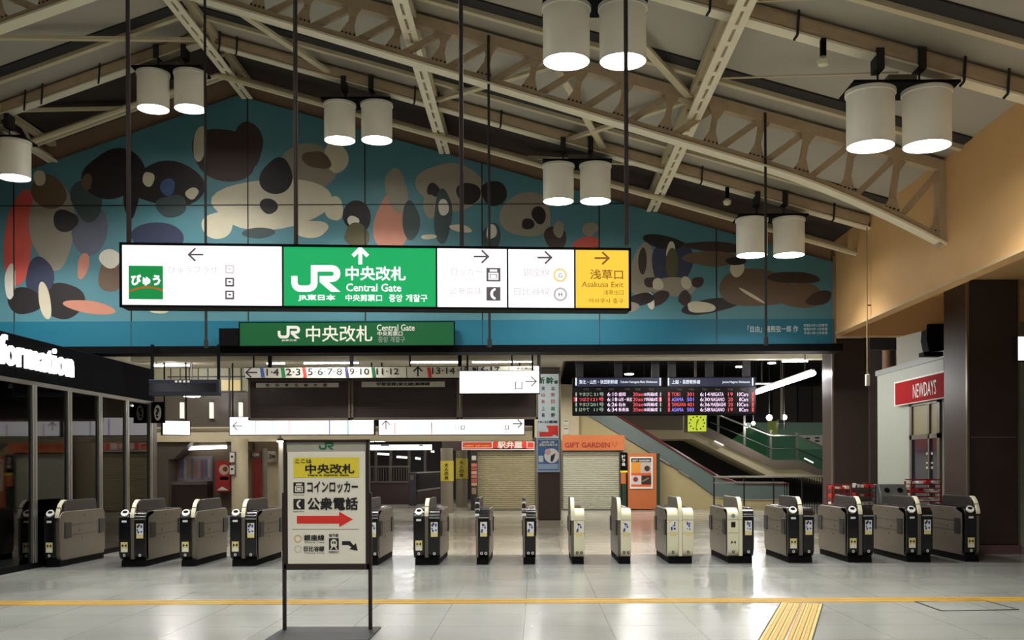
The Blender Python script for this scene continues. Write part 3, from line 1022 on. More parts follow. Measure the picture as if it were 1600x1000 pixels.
SLAT = mat('dark_slats', (50, 40, 38), 0.45, vary=0.1, scale=2, stretch=(1, 1, 8))
FRB = mat('board_frame', (92, 80, 66), 0.5)
fd = Face((0, 22.9, 0))
for u0, u1, v0, v1, lb in ((388, 547.5, 592, 656, 'large blank dark timetable board under the track sign, left one'), (549, 717, 591, 655, 'large blank dark timetable board under the track sign, middle one'),
                           (719, 841, 592, 654.5, 'blank dark timetable board half behind the lit white sign')):
    t = thing('timetable_board', lb, 'display board', fd.px((u0 + u1) / 2, v1), 'blank timetable boards under the track sign')
    b = MB()
    fd.box(b, u0, v0, u1, v1, FRB, -0.25, -0.02)
    b.build('case', t)
    b = MB()
    for s_ in ((u0, v0, u1, v0 + 2.5), (u0, v1 - 2.5, u1, v1), (u0, v0, u0 + 3.5, v1), (u1 - 3.5, v0, u1, v1)):
        fd.box(b, *s_, FRB, -0.03, 0.02)
    b.build('frame', t)
    b = MB()
    n = 13
    for k in range(n):
        y0, y1 = v0 + 2.5 + (v1 - v0 - 5) * k / n, v0 + 2.5 + (v1 - v0 - 5) * (k + 1) / n
        fd.box(b, u0 + 3.5, y0, u1 - 3.5, y1 - 0.3, SLAT, -0.03, -0.012)
    b.build('slat_panel', t)
    if u0 < 700:
        b = MB()
        l0, l1 = (400, 529) if u0 < 500 else (565, 695)
        fd.box(b, l0, 596.5 if u0 > 500 else 598.5, l1, 604.5 if u0 > 500 else 605, PANEL_G, -0.02, -0.004)
        if u0 < 500:
            for k, c in enumerate('京浜東北線方面'):
                fd.txt(b, c, 415 + 15 * k, 599.5, 421 + 15 * k, 604, INK, 0.03, 0.0)
        else:
            fd.txt(b, '宇都宮線(東北線)高崎線', 588, 597.5, 672, 603.5, INK, 0.03, 0.0)
        b.build('name_plate', t)
for u in (420, 548, 718, 842):      # droppers to the concourse ceiling
    q = fd.px(u, 592, -0.12)
    tag(MB().bar((q.x, q.y, q.z), (q.x, q.y, 4.32), 0.08, 0.08, BLACK_M, up=(0, 1, 0)).build('sign_dropper'),
        'dark dropper carrying the timetable boards, %s' % {420: 'leftmost one', 548: 'between the two blank boards', 718: 'left of the lit white sign', 842: 'beside the central column'}[u], 'post', 'droppers of the timetable boards')


def lit_sign(name, fc, u0, v0, u1, v1, label, marks, depth=0.18, m=W_LIT, drop=()):
    t = thing(name, label, 'sign', fc.px((u0 + u1) / 2, v1))
    b = MB()
    fc.box(b, u0, v0, u1, v1, BLACK_M, -depth, 0)
    b.build('case', t)
    b = MB()
    fc.rect(b, u0 + 1, v0 + 1, u1 - 1, v1 - 1, m, 0.002)
    b.build('light_panel', t)
    b = MB()
    marks(fc, b)
    if b.v:
        b.build('lettering', t)
    for u in drop:
        q = fc.px(u, v0, -depth / 2)
        MB().cyl((q.x, q.y, q.z - 0.01), (q.x, q.y, 6.3 if q.x > 0.7 and q.y > 25.2 else 4.32), 0.02, BLACK_M, 8).build('hanger_rod', t)
    return t


fw = Face((0, 22.0, 0))


def mk1(fc, b):
    fc.arrow(b, 829.5, 596, 'r', 17, 1.6, A_TXT)
    for s_ in ((805, 596.5, 806.3, 608), (815, 596.5, 816.3, 608), (805, 607, 816, 608.2), (806, 596.5, 808, 597.5), (814, 596.5, 816, 597.5)):
        fc.rect(b, *s_, A_TXT)
    fc.txt(b, 'のりかえ', 721, 584.5, 758, 589, F_TXT, 0)


lit_sign('transfer_sign', fw, 717, 579, 843.5, 615, 'short lit white sign with right arrow beside the central column', mk1, drop=(730, 832))
fl = Face((0, 26.2, 0))


def mk2(fc, b):
    fc.arrow(b, 371, 665.5, 'l', 14, 1.5, A_TXT)
    fc.txt(b, 'のりば', 384, 662, 394, 668, A_TXT, 0)
    for u, c in ((399, (190, 232, 246)), (425, (214, 238, 250)), (451, (255, 206, 206)), (514, (120, 110, 190)), (543, (110, 200, 190))):
        fc.rect(b, u, 653, u + 1.8, 678.5, glow('stripe_%d' % u, c, 0.9))


def mk3(fc, b):
    fc.arrow(b, 603, 664, 'u', 13, 1.5, A_TXT)
    for u, c in ((616, (255, 180, 180)), (673.5, (120, 120, 220))):
        fc.rect(b, u, 660, u + 1.8, 678.5, glow('stripe_%d' % u, c, 0.9))
    fc.rect(b, 673.5, 670, 675.3, 678.5, glow('stripe_orange', (255, 150, 110), 0.9), 0.005)
    for u in (711, 720, 789):
        fc.rect(b, u, 664.5, u + 6, 671, F_TXT if u < 715 else A_TXT)
        fc.rect(b, u + 1.2, 665.5, u + 4.8, 670, W_LIT, 0.005)
    fc.arrow(b, 808.5, 662, 'r', 14, 1.8, A_TXT)


lit_sign('platform_sign', fl, 358, 651, 585, 679.5, 'lower lit white platform sign with left arrow and coloured stripes', mk2, drop=(362, 580))
lit_sign('platform_sign', fl, 591, 655, 820, 679.5, 'lower lit white platform sign with arrows up and right', mk3, drop=(596, 812))
fa = Face(P(254, 668, 25.2), (0.86, 0.5, 0))


def mk4(fc, b):
    fc.line(b, [(273.5, 659), (273.5, 678)], 0.8, F_TXT)


lit_sign('angled_sign', fa, 253.5, 656.5, 297.5, 680.5, 'small lit white sign turned sideways beside the booth corner', mk4, drop=(258, 292))

# ================================================================ DEPARTURE BOARD
fe = Face((0, 24.6, 0))
db = thing('departure_board', 'dark departure display with white and red train times', 'display board', fe.px(1038, 648))
BNAVY = mat('display_navy', (24, 24, 38), 0.35)
b = MB()
fe.box(b, 894.5, 589.5, 1181.5, 648, BLACK_M, -0.3, 0)
b.build('case', db, bevel=0.02)
b = MB()
for u0, u1 in ((899, 1034), (1042.5, 1179)):
    fe.rect(b, u0, 590.5, u1, 603.5, glow('heading_navy', (34, 38, 66), 0.8), 0.003)
b.build('heading_panel', db)
b = MB()
fe.rect(b, 896, 605.5, 1180.5, 646.5, BLACK, 0.003)
b.build('screen', db)
HW = glow('heading_lettering', (236, 242, 255), 1.1)
b = MB()
for u in (899, 1030.5, 1043.5, 1175):
    fe.rect(b, u, 590.5, u + 2, 602.5, HW, 0.005)
fe.txt(b, '東北・山形・秋田新幹線', 905, 593.5, 965, 600, HW, 0.007, 0.006)
fe.txt(b, 'Tohoku·Yamagata·Akita Shinkansen', 969, 595, 1027, 599.5, HW, 0.007, 0.006)
fe.txt(b, '上越・長野新幹線', 1049.5, 593.5, 1094, 600, HW, 0.007, 0.006)
fe.txt(b, 'Joetsu·Nagano Shinkansen', 1128.5, 595, 1171.5, 599.5, HW, 0.007, 0.006)
DIM = mat('dim_lettering', (96, 92, 92), 0.5)
for u, s_ in ((912, '列車名'), (931, '号数'), (951, '発時刻'), (976, '行先'), (993, '番線'), (1014, '編成'), (1057, 'Train'), (1077, 'No.'), (1097, 'Time'), (1118, 'For'), (1137, 'Track'), (1157, 'Cars')):
    fe.txt(b, s_, u, 606.5, u + 8, 610, DIM, 0, 0.006)
b.build('heading_lettering', db)
LW, LR, LGN, LB = glow('led_white', (255, 222, 255), 1.15), glow('led_red', (255, 84, 92), 1.0), glow('led_green', (186, 214, 186), 0.6), glow('led_blue', (150, 130, 255), 1.2)
LRD = glow('led_deep_red', (216, 16, 44), 0.7)
rows = [('やまびこ', '51号', '6:10', '盛岡', '10両編成', 11), ('つばさ', '121号', '6:18', '山形・新庄', '7両編成', 21), ('やまびこ', '201号', '6:26', '仙台', '10両編成', 11), ('はやて', '11号', '6:34', '新青森', '10両編成', 16)]
for k, (n, no, tm, to, ca, w_) in enumerate(rows):
    b = MB()
    v0 = 613.2 + 8.0 * k
    v1 = v0 + 5.8
    c = LR if k == 1 else LGN
    if k == 1:
        fe.rect(b, 896.5, v0 - 0.8, 902, v1 + .8, LRD, 0.005)
        fe.rect(b, 1029, v0 - 0.8, 1034, v1 + .8, LRD, 0.005)
    fe.rect(b, 899.3, v0, 901.2, v1, LW if k == 1 else LGN, 0.006)
    fe.rect(b, 1031, v0, 1033, v1, LW if k == 1 else LGN, 0.006)
    fe.txt(b, n, 905, v0, 905 + (20.5 if len(n) == 4 else 15.5), v1, c, 0.007, 0.006)
    fe.txt(b, no, 943 - 5.0 * len(no), v0, 943.5, v1, c, 0.007, 0.006)
    fe.txt(b, tm, 949, v0, 964.5, v1, LW, 0.007, 0.006)
    fe.txt(b, to, 966.5, v0, 966.5 + w_, v1, LW, 0.007, 0.006)
    fe.txt(b, '20', 989, v0, 996.5, v1, LR, 0.007, 0.006)
    fe.txt(b, '番線', 997, v0 + 1.4, 1004.5, v1, LR, 0.007, 0.006)
    fe.txt(b, ca, 1006, v0, 1027.5, v1, LW, 0.007, 0.006)
    b.build('train_row', db)
rows = [('TOKI', '301', '6:14', 'NIIGATA', '19', '10Cars', 20), ('ASAMA', '501', '6:30', 'NAGANO', '20', '8Cars', 21.5), ('TANIGAWA', '401', '6:36', 'MAEBASHI', '20', '10Cars', 23), ('ASAMA', '503', '6:58', 'NAGANO', '19', '8Cars', 21.5)]
for k, (n, no, tm, to, tr, ca, w_) in enumerate(rows):
    b = MB()
    v0 = 613.2 + 8.0 * k
    v1 = v0 + 5.8
    c = LB if k % 2 else LR
    for u in (1043.5, 1174.5):
        fe.rect(b, u, v0 - 0.6, u + 3.4, v1 + .6, LRD, 0.005)
        fe.rect(b, u + 1, v0, u + 2.6, v1, LR, 0.006)
    fe.txt(b, n, 1049.5, v0, 1049.5 + {4: 13, 5: 18.5, 8: 22}[len(n)], v1, c, 0.007, 0.006)
    fe.txt(b, no, 1073.5, v0, 1084, v1, c, 0.007, 0.006)
    fe.txt(b, tm, 1094, v0, 1109, v1, LW, 0.007, 0.006)
    fe.txt(b, to, 1110.5, v0, 1110.5 + w_, v1, LW, 0.007, 0.006)
    fe.txt(b, tr, 1137.5, v0, 1145, v1, LR, 0.007, 0.006)
    fe.txt(b, ca, 1169 - 2.8 * len(ca), v0, 1169, v1, LW, 0.007, 0.006)
    b.build('train_row', db)
for u in (906, 967, 1025, 1051, 1110, 1168):
    q = fe.px(u, 590, -0.15)
    MB().box(q.x - 0.09, q.x + 0.09, q.y - 0.08, q.y + 0.08, q.z - 0.02, 4.32, mat('hanger_dark', (34, 33, 40), 0.5)).build('hanger_post', db)
# clock
fk = Face((0, 25.4, 0))
ck = thing('station_clock', 'square yellow-green lit clock under the departure board', 'clock', fk.px(1088, 676))
b = MB()
fk.box(b, 1069, 647, 1105, 676, STEEL_D, -0.25, 0)
b.build('case', ck, bevel=0.02)
b = MB()
fk.rect(b, 1074.5, 648, 1103.5, 674, glow('clock_face', (196, 212, 60), 0.95), 0.004)
b.build('dial', ck)
b = MB()
for k in range(12):
    t_ = k * math.pi / 6
    fk.disc(b, 1089 + 11.4 * math.sin(t_), 661 - 10.2 * math.cos(t_), 1.3, INK, 0.006, n=6)
b.build('hour_mark', ck)
b = MB()
fk.line(b, [(1089, 661), (1091.5, 655)], 1.3, INK, 0.008)
b.build('hour_hand', ck)
b = MB()
fk.line(b, [(1089, 658), (1087.5, 671)], 0.9, INK, 0.010)
b.build('minute_hand', ck)
q = fk.px(1088, 648, -0.12)
MB().bar((q.x, q.y, q.z), (q.x, q.y, 6.3), 0.06, 0.06, STEEL_D, up=(0, 1, 0)).build('hanger_post', ck)

# posters on the central column
fc_ = Face((0, 27.66, 0))
t = thing('column_poster', 'tall pale bullet train direction poster on the central column', 'poster', fc_.px(856, 685))
b = MB()
fc_.box(b, 839, 584.5, 873.5, 685, mat('poster_pale', (206, 222, 226), 0.5), -0.03, 0)
b.build('sheet', t)
b = MB()
DG, DR, DN = mat('print_green', (22, 76, 56), 0.5), mat('print_red', (196, 60, 50), 0.5), mat('print_navy', (32, 34, 84), 0.5)
fc_.txt(b, '新', 841, 589, 851, 600, DG, 0.03)
fc_.txt(b, '幹', 853, 589, 865, 600, DG, 0.03)
fc_.txt(b, '線', 866, 594, 871.5, 600, DG, 0.03)
for (a, c), v, m in ((('東', '北'), 604, DG), (('山', '形'), 614, DR), (('秋', '田'), 624.5, mat('print_pink', (206, 120, 110), 0.5)), (('上', '越'), 635.5, mat('print_teal', (20, 110, 80), 0.5)), (('長', '野'), 646, DN)):
    fc_.txt(b, a, 846, v, 851.5, v + 6, m, 0.02)
    fc_.txt(b, c, 861, v, 867, v + 6, m, 0.02)
fc_.txt(b, '19~22番線', 841, 657, 871, 661.5, DN, 0.02)
fc_.poly(b, [(843, 675), (857, 675), (857, 671), (853, 665), (872, 665), (872, 682), (866, 679), (862, 682), (843, 682)], RED, 0.004)
b.build('lettering', t)
t = thing('column_poster', 'blue framed poster with a white disc under the pale poster', 'poster', fc_.px(856, 737))
b = MB()
fc_.box(b, 838.5, 686, 874.5, 737.5, mat('poster_frame', (170, 182, 200), 0.4, 0.3), -0.03, 0)
b.build('frame', t)
b = MB()
fc_.rect(b, 840.5, 687.5, 873, 735, mat('poster_blue', (66, 106, 160), 0.5), 0.003)
fc_.disc(b, 862, 712, 11.5, WHITE, 0.005)
fc_.rect(b, 841, 725, 872, 733, mat('poster_pale_blue', (150, 176, 204), 0.5), 0.004)
fc_.disc(b, 856, 706, 5, mat('poster_pink', (220, 180, 190), 0.5), 0.006, n=10)
fc_.poly(b, [(861, 712), (868, 708), (866, 716), (863, 722), (860, 720)], DN, 0.006)
fc_.rect(b, 841.5, 712, 849, 722, mat('poster_pale', (206, 222, 226), 0.5), 0.006)
fc_.txt(b, '京浜東北線・山手線', 846, 689, 866, 692.5, WHITE, 0.03, 0.006)
fc_.txt(b, '運転のお知らせ', 842.5, 693, 871, 697, WHITE, 0.03, 0.006)
b.build('print', t)

# ================================================================ TICKET GATES
STK_Y = mat('sticker_yellow', (222, 206, 140), 0.5)
STK_B = mat('sticker_blue', (60, 76, 160), 0.5)
STK_W = mat('sticker_white', (226, 226, 222), 0.5)
CHROME = mat('chrome', (220, 218, 210), 0.2, 0.9)
GATE_IN = mat('gate_recess', (34, 34, 36), 0.4)
LG = 1.74
PROF = ([(0.06, 0.10), (LG - 0.06, 0.10), (LG, 0.18)] + arc(LG - 0.14, 0.78, 0.14, 0.12, 0, 90, 5) + arc(0.16, 0.76, 0.16, 0.14, 90, 180, 6) + [(0.0, 0.20)])


def front_cover(x0, x1, m):
    b = MB()
    pr = [(0.10, 0.105)] + arc(0.09, 0.24, 0.13, 0.13, -90, -180, 5) + arc(0.13, 0.76, 0.17, 0.15, 180, 90, 7) + [(0.34, 0.91), (0.34, 0.86), (0.10, 0.80)]
    pr = [(y, z) for y, z in pr]
    b.prism(pr, lambda y, z, d: (d, y, z), x0, x1, m)
    return b


def make_gate(w, cols, fin, label, tilt=0.0):
    """cols: list of (x0, x1, style) as fractions of the width; fin: fraction where the raised rail stands."""
    t = thing('ticket_gate', label, 'ticket gate', (0, 0, 0))
    X = lambda f: (f - 0.5) * w
    B = lambda mb, nm, **k: mb.build(nm, k.pop('parent', t), local=True, **k)
    B(MB().prism([(0.0, 0), (LG - 0.03, 0), (LG - 0.03, 0.1), (0.02, 0.1)], lambda y, z, d: (d, y, z), X(0.05), X(0.95), BLACK_M), 'plinth')
    B(MB().prism(PROF, lambda y, z, d: (d, y, z), X(0.0), X(1.0), GATE_SIDE), 'body', bevel=0.012)
    # seams and flap recesses on both flanks
    for s_, x in ((-1, X(0)), (1, X(1))):
        o = x + s_ * 0.004
        d = MB()
        for z in (0.50, 0.665):
            d.box(min(x, o), max(x, o), 0.32, LG - 0.12, z, z + 0.006, GATE_IN)
        for y, z in ((0.9, 0.8), (0.8, 0.42), (0.7, 0.55)):
            d.box(min(x, o), max(x, o), y, y + 0.025, z, z + 0.025, GATE_IN)
        B(d, 'panel_seam')
        for y0 in (0.16, LG - 0.26):
            e0, e1 = x - s_ * 0.01, x + s_ * 0.014
            B(MB().box(min(e0, e1), max(e0, e1), y0, y0 + 0.24, 0.46, 0.72, GATE_IN), 'flap_housing', bevel=0.006)
    # top deck and raised rail with its light bracket
    B(MB().box(X(0.08), X(0.92), 0.3, LG - 0.2, 0.895, 0.915, BLACK), 'top_deck')
    fx = X(fin)
    fw_ = 0.026
    cream = any(c[2].startswith('cream') for c in cols)
    B(MB().prism([(0.14, 0.86), (LG - 0.30, 0.86), (LG - 0.34, 1.06), (LG - 0.40, 1.085), (0.26, 1.085), (0.18, 1.03)], lambda y, z, d: (d, y, z), fx - fw_, fx + fw_, GATE_SIDE if cream else mat('rail_dark', (36, 34, 34), 0.35)), 'rail', bevel=0.01)
    br = [(-0.046, 0.80), (-0.034, 0.87), (0.06, 1.02), (0.16, 1.085), (0.24, 1.092), (0.24, 1.075), (0.17, 1.062), (0.085, 1.0), (-0.008, 0.86), (-0.02, 0.80)]
    if cream:
        br = [(-0.048, 0.72)] + br[1:-1] + [(-0.02, 0.72)]
    slim = len(cols) == 1 and cols[0][2] == 'black_sticker'
    B(MB().prism(br, lambda y, z, d: (d, y, z), fx - fw_ - 0.006, fx + fw_ + 0.006, BLACK if slim else CREAM), 'bracket', bevel=0.006)
    if not cream:
        bd = MB()
        for y_, z_ in ((-0.052, 0.80), (-0.01, 0.88), (0.05, 0.985)) if slim else ((0.02, 0.93),):
            bd.box(fx - fw_ - 0.009, fx + fw_ + 0.009, y_, y_ + 0.05, z_, z_ + 0.04, CHROME if not slim else STK_W)
        B(bd, 'bracket_band')
    if slim:
        B(MB().prism([(-0.03, 0.12), (-0.03, 0.80), (0.1, 0.86), (0.1, 0.12)], lambda y, z, d: (d, y, z), X(0.02), X(0.19), STEEL), 'edge_strip', bevel=0.006)
    if len(cols) > 1:
        B(MB().prism([(-0.035, 0.12), (-0.035, 0.80), (0.1, 0.88), (0.1, 0.12)], lambda y, z, d: (d, y, z), fx - 0.032, fx + 0.032, STEEL_D if not cream else CREAM), 'centre_strip', bevel=0.01)
    for f0, f1, st in cols:
        x0, x1 = X(f0), X(f1)
        xm, hw = (x0 + x1) / 2, (x1 - x0) / 2
        cm = CREAM if st.startswith('cream') else BLACK
        cv = B(front_cover(x0, x1, cm), 'front_cover', bevel=0.014)
        cv['label'] = 'cream front cover' if cm is CREAM else 'glossy black front cover'
        Fq = lambda a0, z0, a1, z1, m, l=0.003: MB().poly([(a0, -0.04 - l, z0), (a1, -0.04 - l, z0), (a1, -0.04 - l, z1), (a0, -0.04 - l, z1)], m)
        if cm is CREAM:
            d = MB()
            for z in (0.50, 0.72):
                d.box(x0, x1, -0.042, -0.03, z, z + 0.005, STEEL_D)
            B(d, 'cover_seam', parent=cv)
        for z_ in (0.19,):
            for xx in ((xm,) if len(cols) > 1 or st == 'black_reader' else (xm - 0.035, xm + 0.035)):
                rg = MB()
                n = 14
                o_ = [(xx + 0.022 * math.cos(6.283 * i / n), -0.045, z_ + 0.024 * math.sin(6.283 * i / n)) for i in range(n)]
                i_ = [(xx + 0.011 * math.cos(6.283 * i / n), -0.045, z_ + 0.012 * math.sin(6.283 * i / n)) for i in range(n)]
                rg.add(o_ + i_, [(i, (i + 1) % n, n + (i + 1) % n, n + i) for i in range(n)], STK_W if cm is BLACK else DARK)
                B(rg, 'sensor_ring', parent=cv)
        if 'sticker' in st:
            kw = min(0.056, hw * 0.72)
            s_ = Fq(xm - kw, 0.465, xm + kw, 0.705, STK_W)
            s_.poly([(xm - kw, -0.044, 0.465), (xm + kw, -0.044, 0.465), (xm + kw, -0.044, 0.52), (xm - kw, -0.044, 0.54)], STK_Y)
            s_.poly([(xm - kw, -0.044, 0.66), (xm - kw * .2, -0.044, 0.705), (xm - kw, -0.044, 0.705)], STK_Y)
            rr = random.Random(int(w * 1000) + int(f0 * 100))
            for k in range(9):
                cx, cz, r_ = xm + rr.uniform(-.65, .65) * kw, rr.uniform(.545, .685), rr.uniform(.009, .019)
                s_.poly([(cx + r_ * math.cos(a * 1.047), -0.0445 - 0.0004 * k, cz + 1.3 * r_ * math.sin(a * 1.047)) for a in range(6)], STK_B if k % 2 == 0 else DN)
            B(s_, 'sticker', parent=cv)
        if 'bowtie' in st or 'reader' in st:
            s_ = MB()
            if cm is BLACK:
                kw = min(0.056, hw * 0.72)
                s_ = Fq(xm - kw, 0.24, xm + kw, 0.405, STK_Y)
                s_.poly([(xm - kw * .85, -0.044, 0.245), (xm + kw * .85, -0.044, 0.245), (xm + kw * .85, -0.044, 0.285), (xm, -0.044, 0.31), (xm - kw * .85, -0.044, 0.285)], STK_W)
            for q in (-1, 1):
                s_.poly([(xm + q * 0.038, -0.0455, 0.318), (xm + q * 0.038, -0.0455, 0.378), (xm + q * 0.003, -0.0455, 0.348)], INK)
            B(s_, 'sticker', parent=cv)
        if 'window' in st:
            B(Fq(xm - 0.036, 0.595, xm + 0.036, 0.685, BLACK), 'window', parent=cv)
            d = MB().poly([(xm + 0.032 * math.cos(6.283 * i / 18), -0.046, 0.785 + 0.034 * math.sin(6.283 * i / 18)) for i in range(18)], mat('emblem_green', (110, 150, 140), 0.4))
            B(d, 'emblem', parent=cv)
        if 'reader' in st:
            rd = MB()
            n = 22
            c = Vector((xm, 0.015, 0.862))
            ax, ay = Vector((1, 0, 0)), Vector((0, 0.62, 0.78))
            nn = ax.cross(ay)
            for m_, rx, ry, h0, h1, sh in ((STK_W, 0.062, 0.066, 0.0, 0.034, 0), (BLACK, 0.040, 0.026, 0.034, 0.037, 0.014)):
                bs = [c + ax * rx * math.cos(6.283 * i / n) + ay * (sh + ry * math.sin(6.283 * i / n)) for i in range(n)]
                rd.add([p + nn * h0 for p in bs] + [p + nn * h1 for p in bs], [tuple(range(n, 2 * n))] + [(i, (i + 1) % n, n + (i + 1) % n, n + i) for i in range(n)], m_)
            B(rd, 'card_reader', bevel=0.0)
            B(Fq(xm - 0.04, 0.725, xm + 0.04, 0.758, STK_W, 0.004), 'label', parent=cv)
        if 'slotband' in st or ('sticker' in st and cm is BLACK):
            B(MB().prism([(-0.045, 0.765), (-0.045, 0.785), (0.3, 0.785), (0.3, 0.765)], lambda y, z, d: (d, y, z), x0 + 0.002, x1 - 0.002, CHROME), 'chrome_band', parent=cv)
    return t


DBL = [(0.0, 0.41, 'black_reader'), (0.59, 1.0, 'black_sticker')]
g_double = make_gate(0.43, DBL, 0.5, 'x')
g_reader = make_gate(0.25, [(0.0, 0.74, 'black_reader')], 0.86, 'x')
g_stick = make_gate(0.215, [(0.2, 1.0, 'black_sticker')], 0.1, 'x')
g_cream = make_gate(0.215, [(0.2, 1.0, 'cream_sticker')], 0.1, 'x')
g_cream2 = make_gate(0.43, [(0.0, 0.42, 'cream_sticker'), (0.58, 1.0, 'cream_sticker')], 0.5, 'x')
g_mixed = make_gate(0.43, [(0.0, 0.42, 'cream_window_bowtie'), (0.58, 1.0, 'black_sticker')], 0.5, 'x')
gates = [(g_reader, 82, 'black ticket gate half behind the glass of the information booth'), (g_double, 208, 'wide black ticket gate in front of the booth\'s last panes, second from the left'),
         (g_reader, 294, 'narrow black ticket gate with card reader, third from the left'), (g_double, 381, 'wide black ticket gate just left of the standing sign'),
         (g_double, 480, 'wide black ticket gate directly behind the standing notice sign'), (g_stick, 581, 'black ticket gate peeking out right of the standing sign'),
         (g_double, 667, 'wide black ticket gate standing alone right of the standing sign, with two stickers'), (g_stick, 754, 'slim black ticket gate before the left shutter shop'),
         (g_stick, 827, 'slim black ticket gate beside the foot of the central column'), (g_cream, 903, 'slim cream ticket gate before the grey shutter'),
         (g_cream, 976, 'slim cream ticket gate before the orange poster panel'), (g_cream2, 1063, 'wide ticket gate with two cream fronts'),
         (g_mixed, 1157, 'wide ticket gate with one cream and one black front'), (g_double, 1251, 'wide black ticket gate right of the cream and black one'),
         (g_double, 1344, 'wide black ticket gate in front of the brown corner column'), (g_double, 1436, 'wide black ticket gate before the shop door, second from the right'),
         (g_reader, 1519, 'rightmost black ticket gate before the large brown column')]
used = set()
for g, u, lb in gates:
    o = g if g.name not in used else copy_tree(g)
    used.add(g.name)
    Y = 16.86 + 0.00024 * (u - 800)
    x = P(u, 880, Y).x
    if u == 82:
        x += 0.0
    o.location = (x, Y, 0)
    tag(o, lb, 'ticket gate', 'row of ticket gates')

# ================================================================ INFORMATION BOOTH
XB = -8.1
bo = thing('information_booth', 'black information booth with glass walls and lit lettering', 'booth', (-10, 15, 0))
FASC = mat('booth_fascia', (13, 12, 15), 0.8, spec=0.03)
Z0, Z1 = P(0, 587, 15.46).z, 3.70
MB().box(-12.4, XB, 7.5, 21.75, Z0, Z1, FASC).build('fascia', bo, bevel=0.015)
MB().box(XB - 0.03, XB + 0.025, 7.5, 21.75, Z0 - 0.07, Z0, STEEL_D).build('head_rail', bo)
MB().box(-12.4, XB + 0.005, 7.5, 21.7, 0.0, 0.09, BLACK_M).build('sill', bo)
MB().box(-12.4, -12.3, 7.5, 21.7, 0.09, Z0, mat('booth_inner', (40, 38, 38), 0.5)).build('back_wall', bo)
MB().box(-12.3, XB - 0.06, 21.62, 21.72, 0.09, Z0, mat('booth_inner', (40, 38, 38), 0.5)).build('end_wall', bo)
MB().box(-9.6, -9.0, 9, 18.6, 0.09, 1.05, mat('booth_counter', (52, 44, 42), 0.4)).build('counter', bo, bevel=0.02)
ys = [8.4 + 1.25 * k for k in range(11)]
ys = [16.5 + 1.25 * k for k in range(-7, 5)]
for y in ys:
    m = MB()
    m.box(XB - 0.06, XB + 0.03, y - 0.075, y - 0.02, 0.09, Z0 - 0.06, STEEL)
    m.box(XB - 0.06, XB + 0.03, y + 0.0, y + 0.075, 0.09, Z0 - 0.06, STEEL)
    m.build('mullion', bo, bevel=0.008)
for y in ys[:-1]:
    MB().box(XB - 0.022, XB - 0.010, y + 0.075, y + 1.175, 0.09, Z0 - 0.06, GLASS_D).build('glass_pane', bo)
MB().box(XB - 0.16, XB + 0.03, 21.5 + 0.08, 21.78, 0.0, Z0, mat('booth_corner', (92, 84, 78), 0.35, 0.5)).build('corner_post', bo)
fi = Face((XB + 0.012, 0, 0), (0, 1, 0))
y0, y1 = 15.0, 17.86
zt_ = P(60, 541, 1600 * 8.1 / (838 - 60)).z
b = MB()
v, f, gx0, gx1, gy0, gy1 = glyphs('Information', 0.0, 0.012)
zb_ = P(100, 588, 1600 * 8.1 / (838 - 100)).z
zt_ = zb_ + 0.46
sx, sz = (y1 - y0) / (gx1 - gx0), (zt_ - zb_) / (gy1 - gy0)
n = len(v)
pts0 = [(XB + 0.002, y0 + (x - gx0) * sx, zb_ + (y - gy0) * sz) for x, y, _ in v]
pts1 = [(XB + 0.05, p[1], p[2]) for p in pts0]
b.add(pts0 + pts1, [tuple(n + i for i in q) for q in f], glow('lit_letters', (250, 248, 255), 2.2))
ed = {}
for q in f:
    for i, j in zip(q, q[1:] + q[:1]):
        ed[(i, j)] = 1
side = [(i, j, n + j, n + i) for (i, j) in ed if (j, i) not in ed]
b.add(pts0 + pts1, side, glow('lit_letters', (250, 248, 255), 2.2))
b.build('lettering', bo)
# question mark disc on the booth's end
fq = Face((0, 21.45, 0))
t = thing('information_mark', 'round white question mark plate on the booth\'s far corner', 'sign', fq.px(246, 645))
b = MB()
fq.box(b, 236.3, 628, 257, 661, BLACK_M, -0.06, 0)
b.build('plate', t)
b = MB()
a, c = fq.ab(246.5, 645)
b.poly([fq.pt(a + 0.075 * math.cos(6.283 * i / 24), c + 0.165 * math.sin(6.283 * i / 24), 0.004) for i in range(24)], WHITE)
b.build('disc', t)
b = MB()
fq.txt(b, '?', 243.3, 637, 249.5, 653, INK, 0.03, 0.008)
b.build('lettering', t)
# lit green notices inside the booth
fx_ = Face((-8.35, 0, 0), (0, 1, 0))
t = thing('exit_light', 'two lit green emergency lamps seen behind the booth glass', 'lamp', fx_.px(18, 645))
for v0, v1 in ((605, 624), (628, 645)):
    b = MB()
    fx_.box(b, 8, v0, 25, v1, glow('exit_green', (60, 214, 196), 1.3), -0.05, 0)
    b.build('lit_panel', t)
q = fx_.px(16, 606, -0.03)
MB().box(-8.43, -8.41, q.y - 0.12, q.y + 0.12, fx_.px(16, 645).z, Z0 - 0.001, BLACK_M).build('bracket', t)

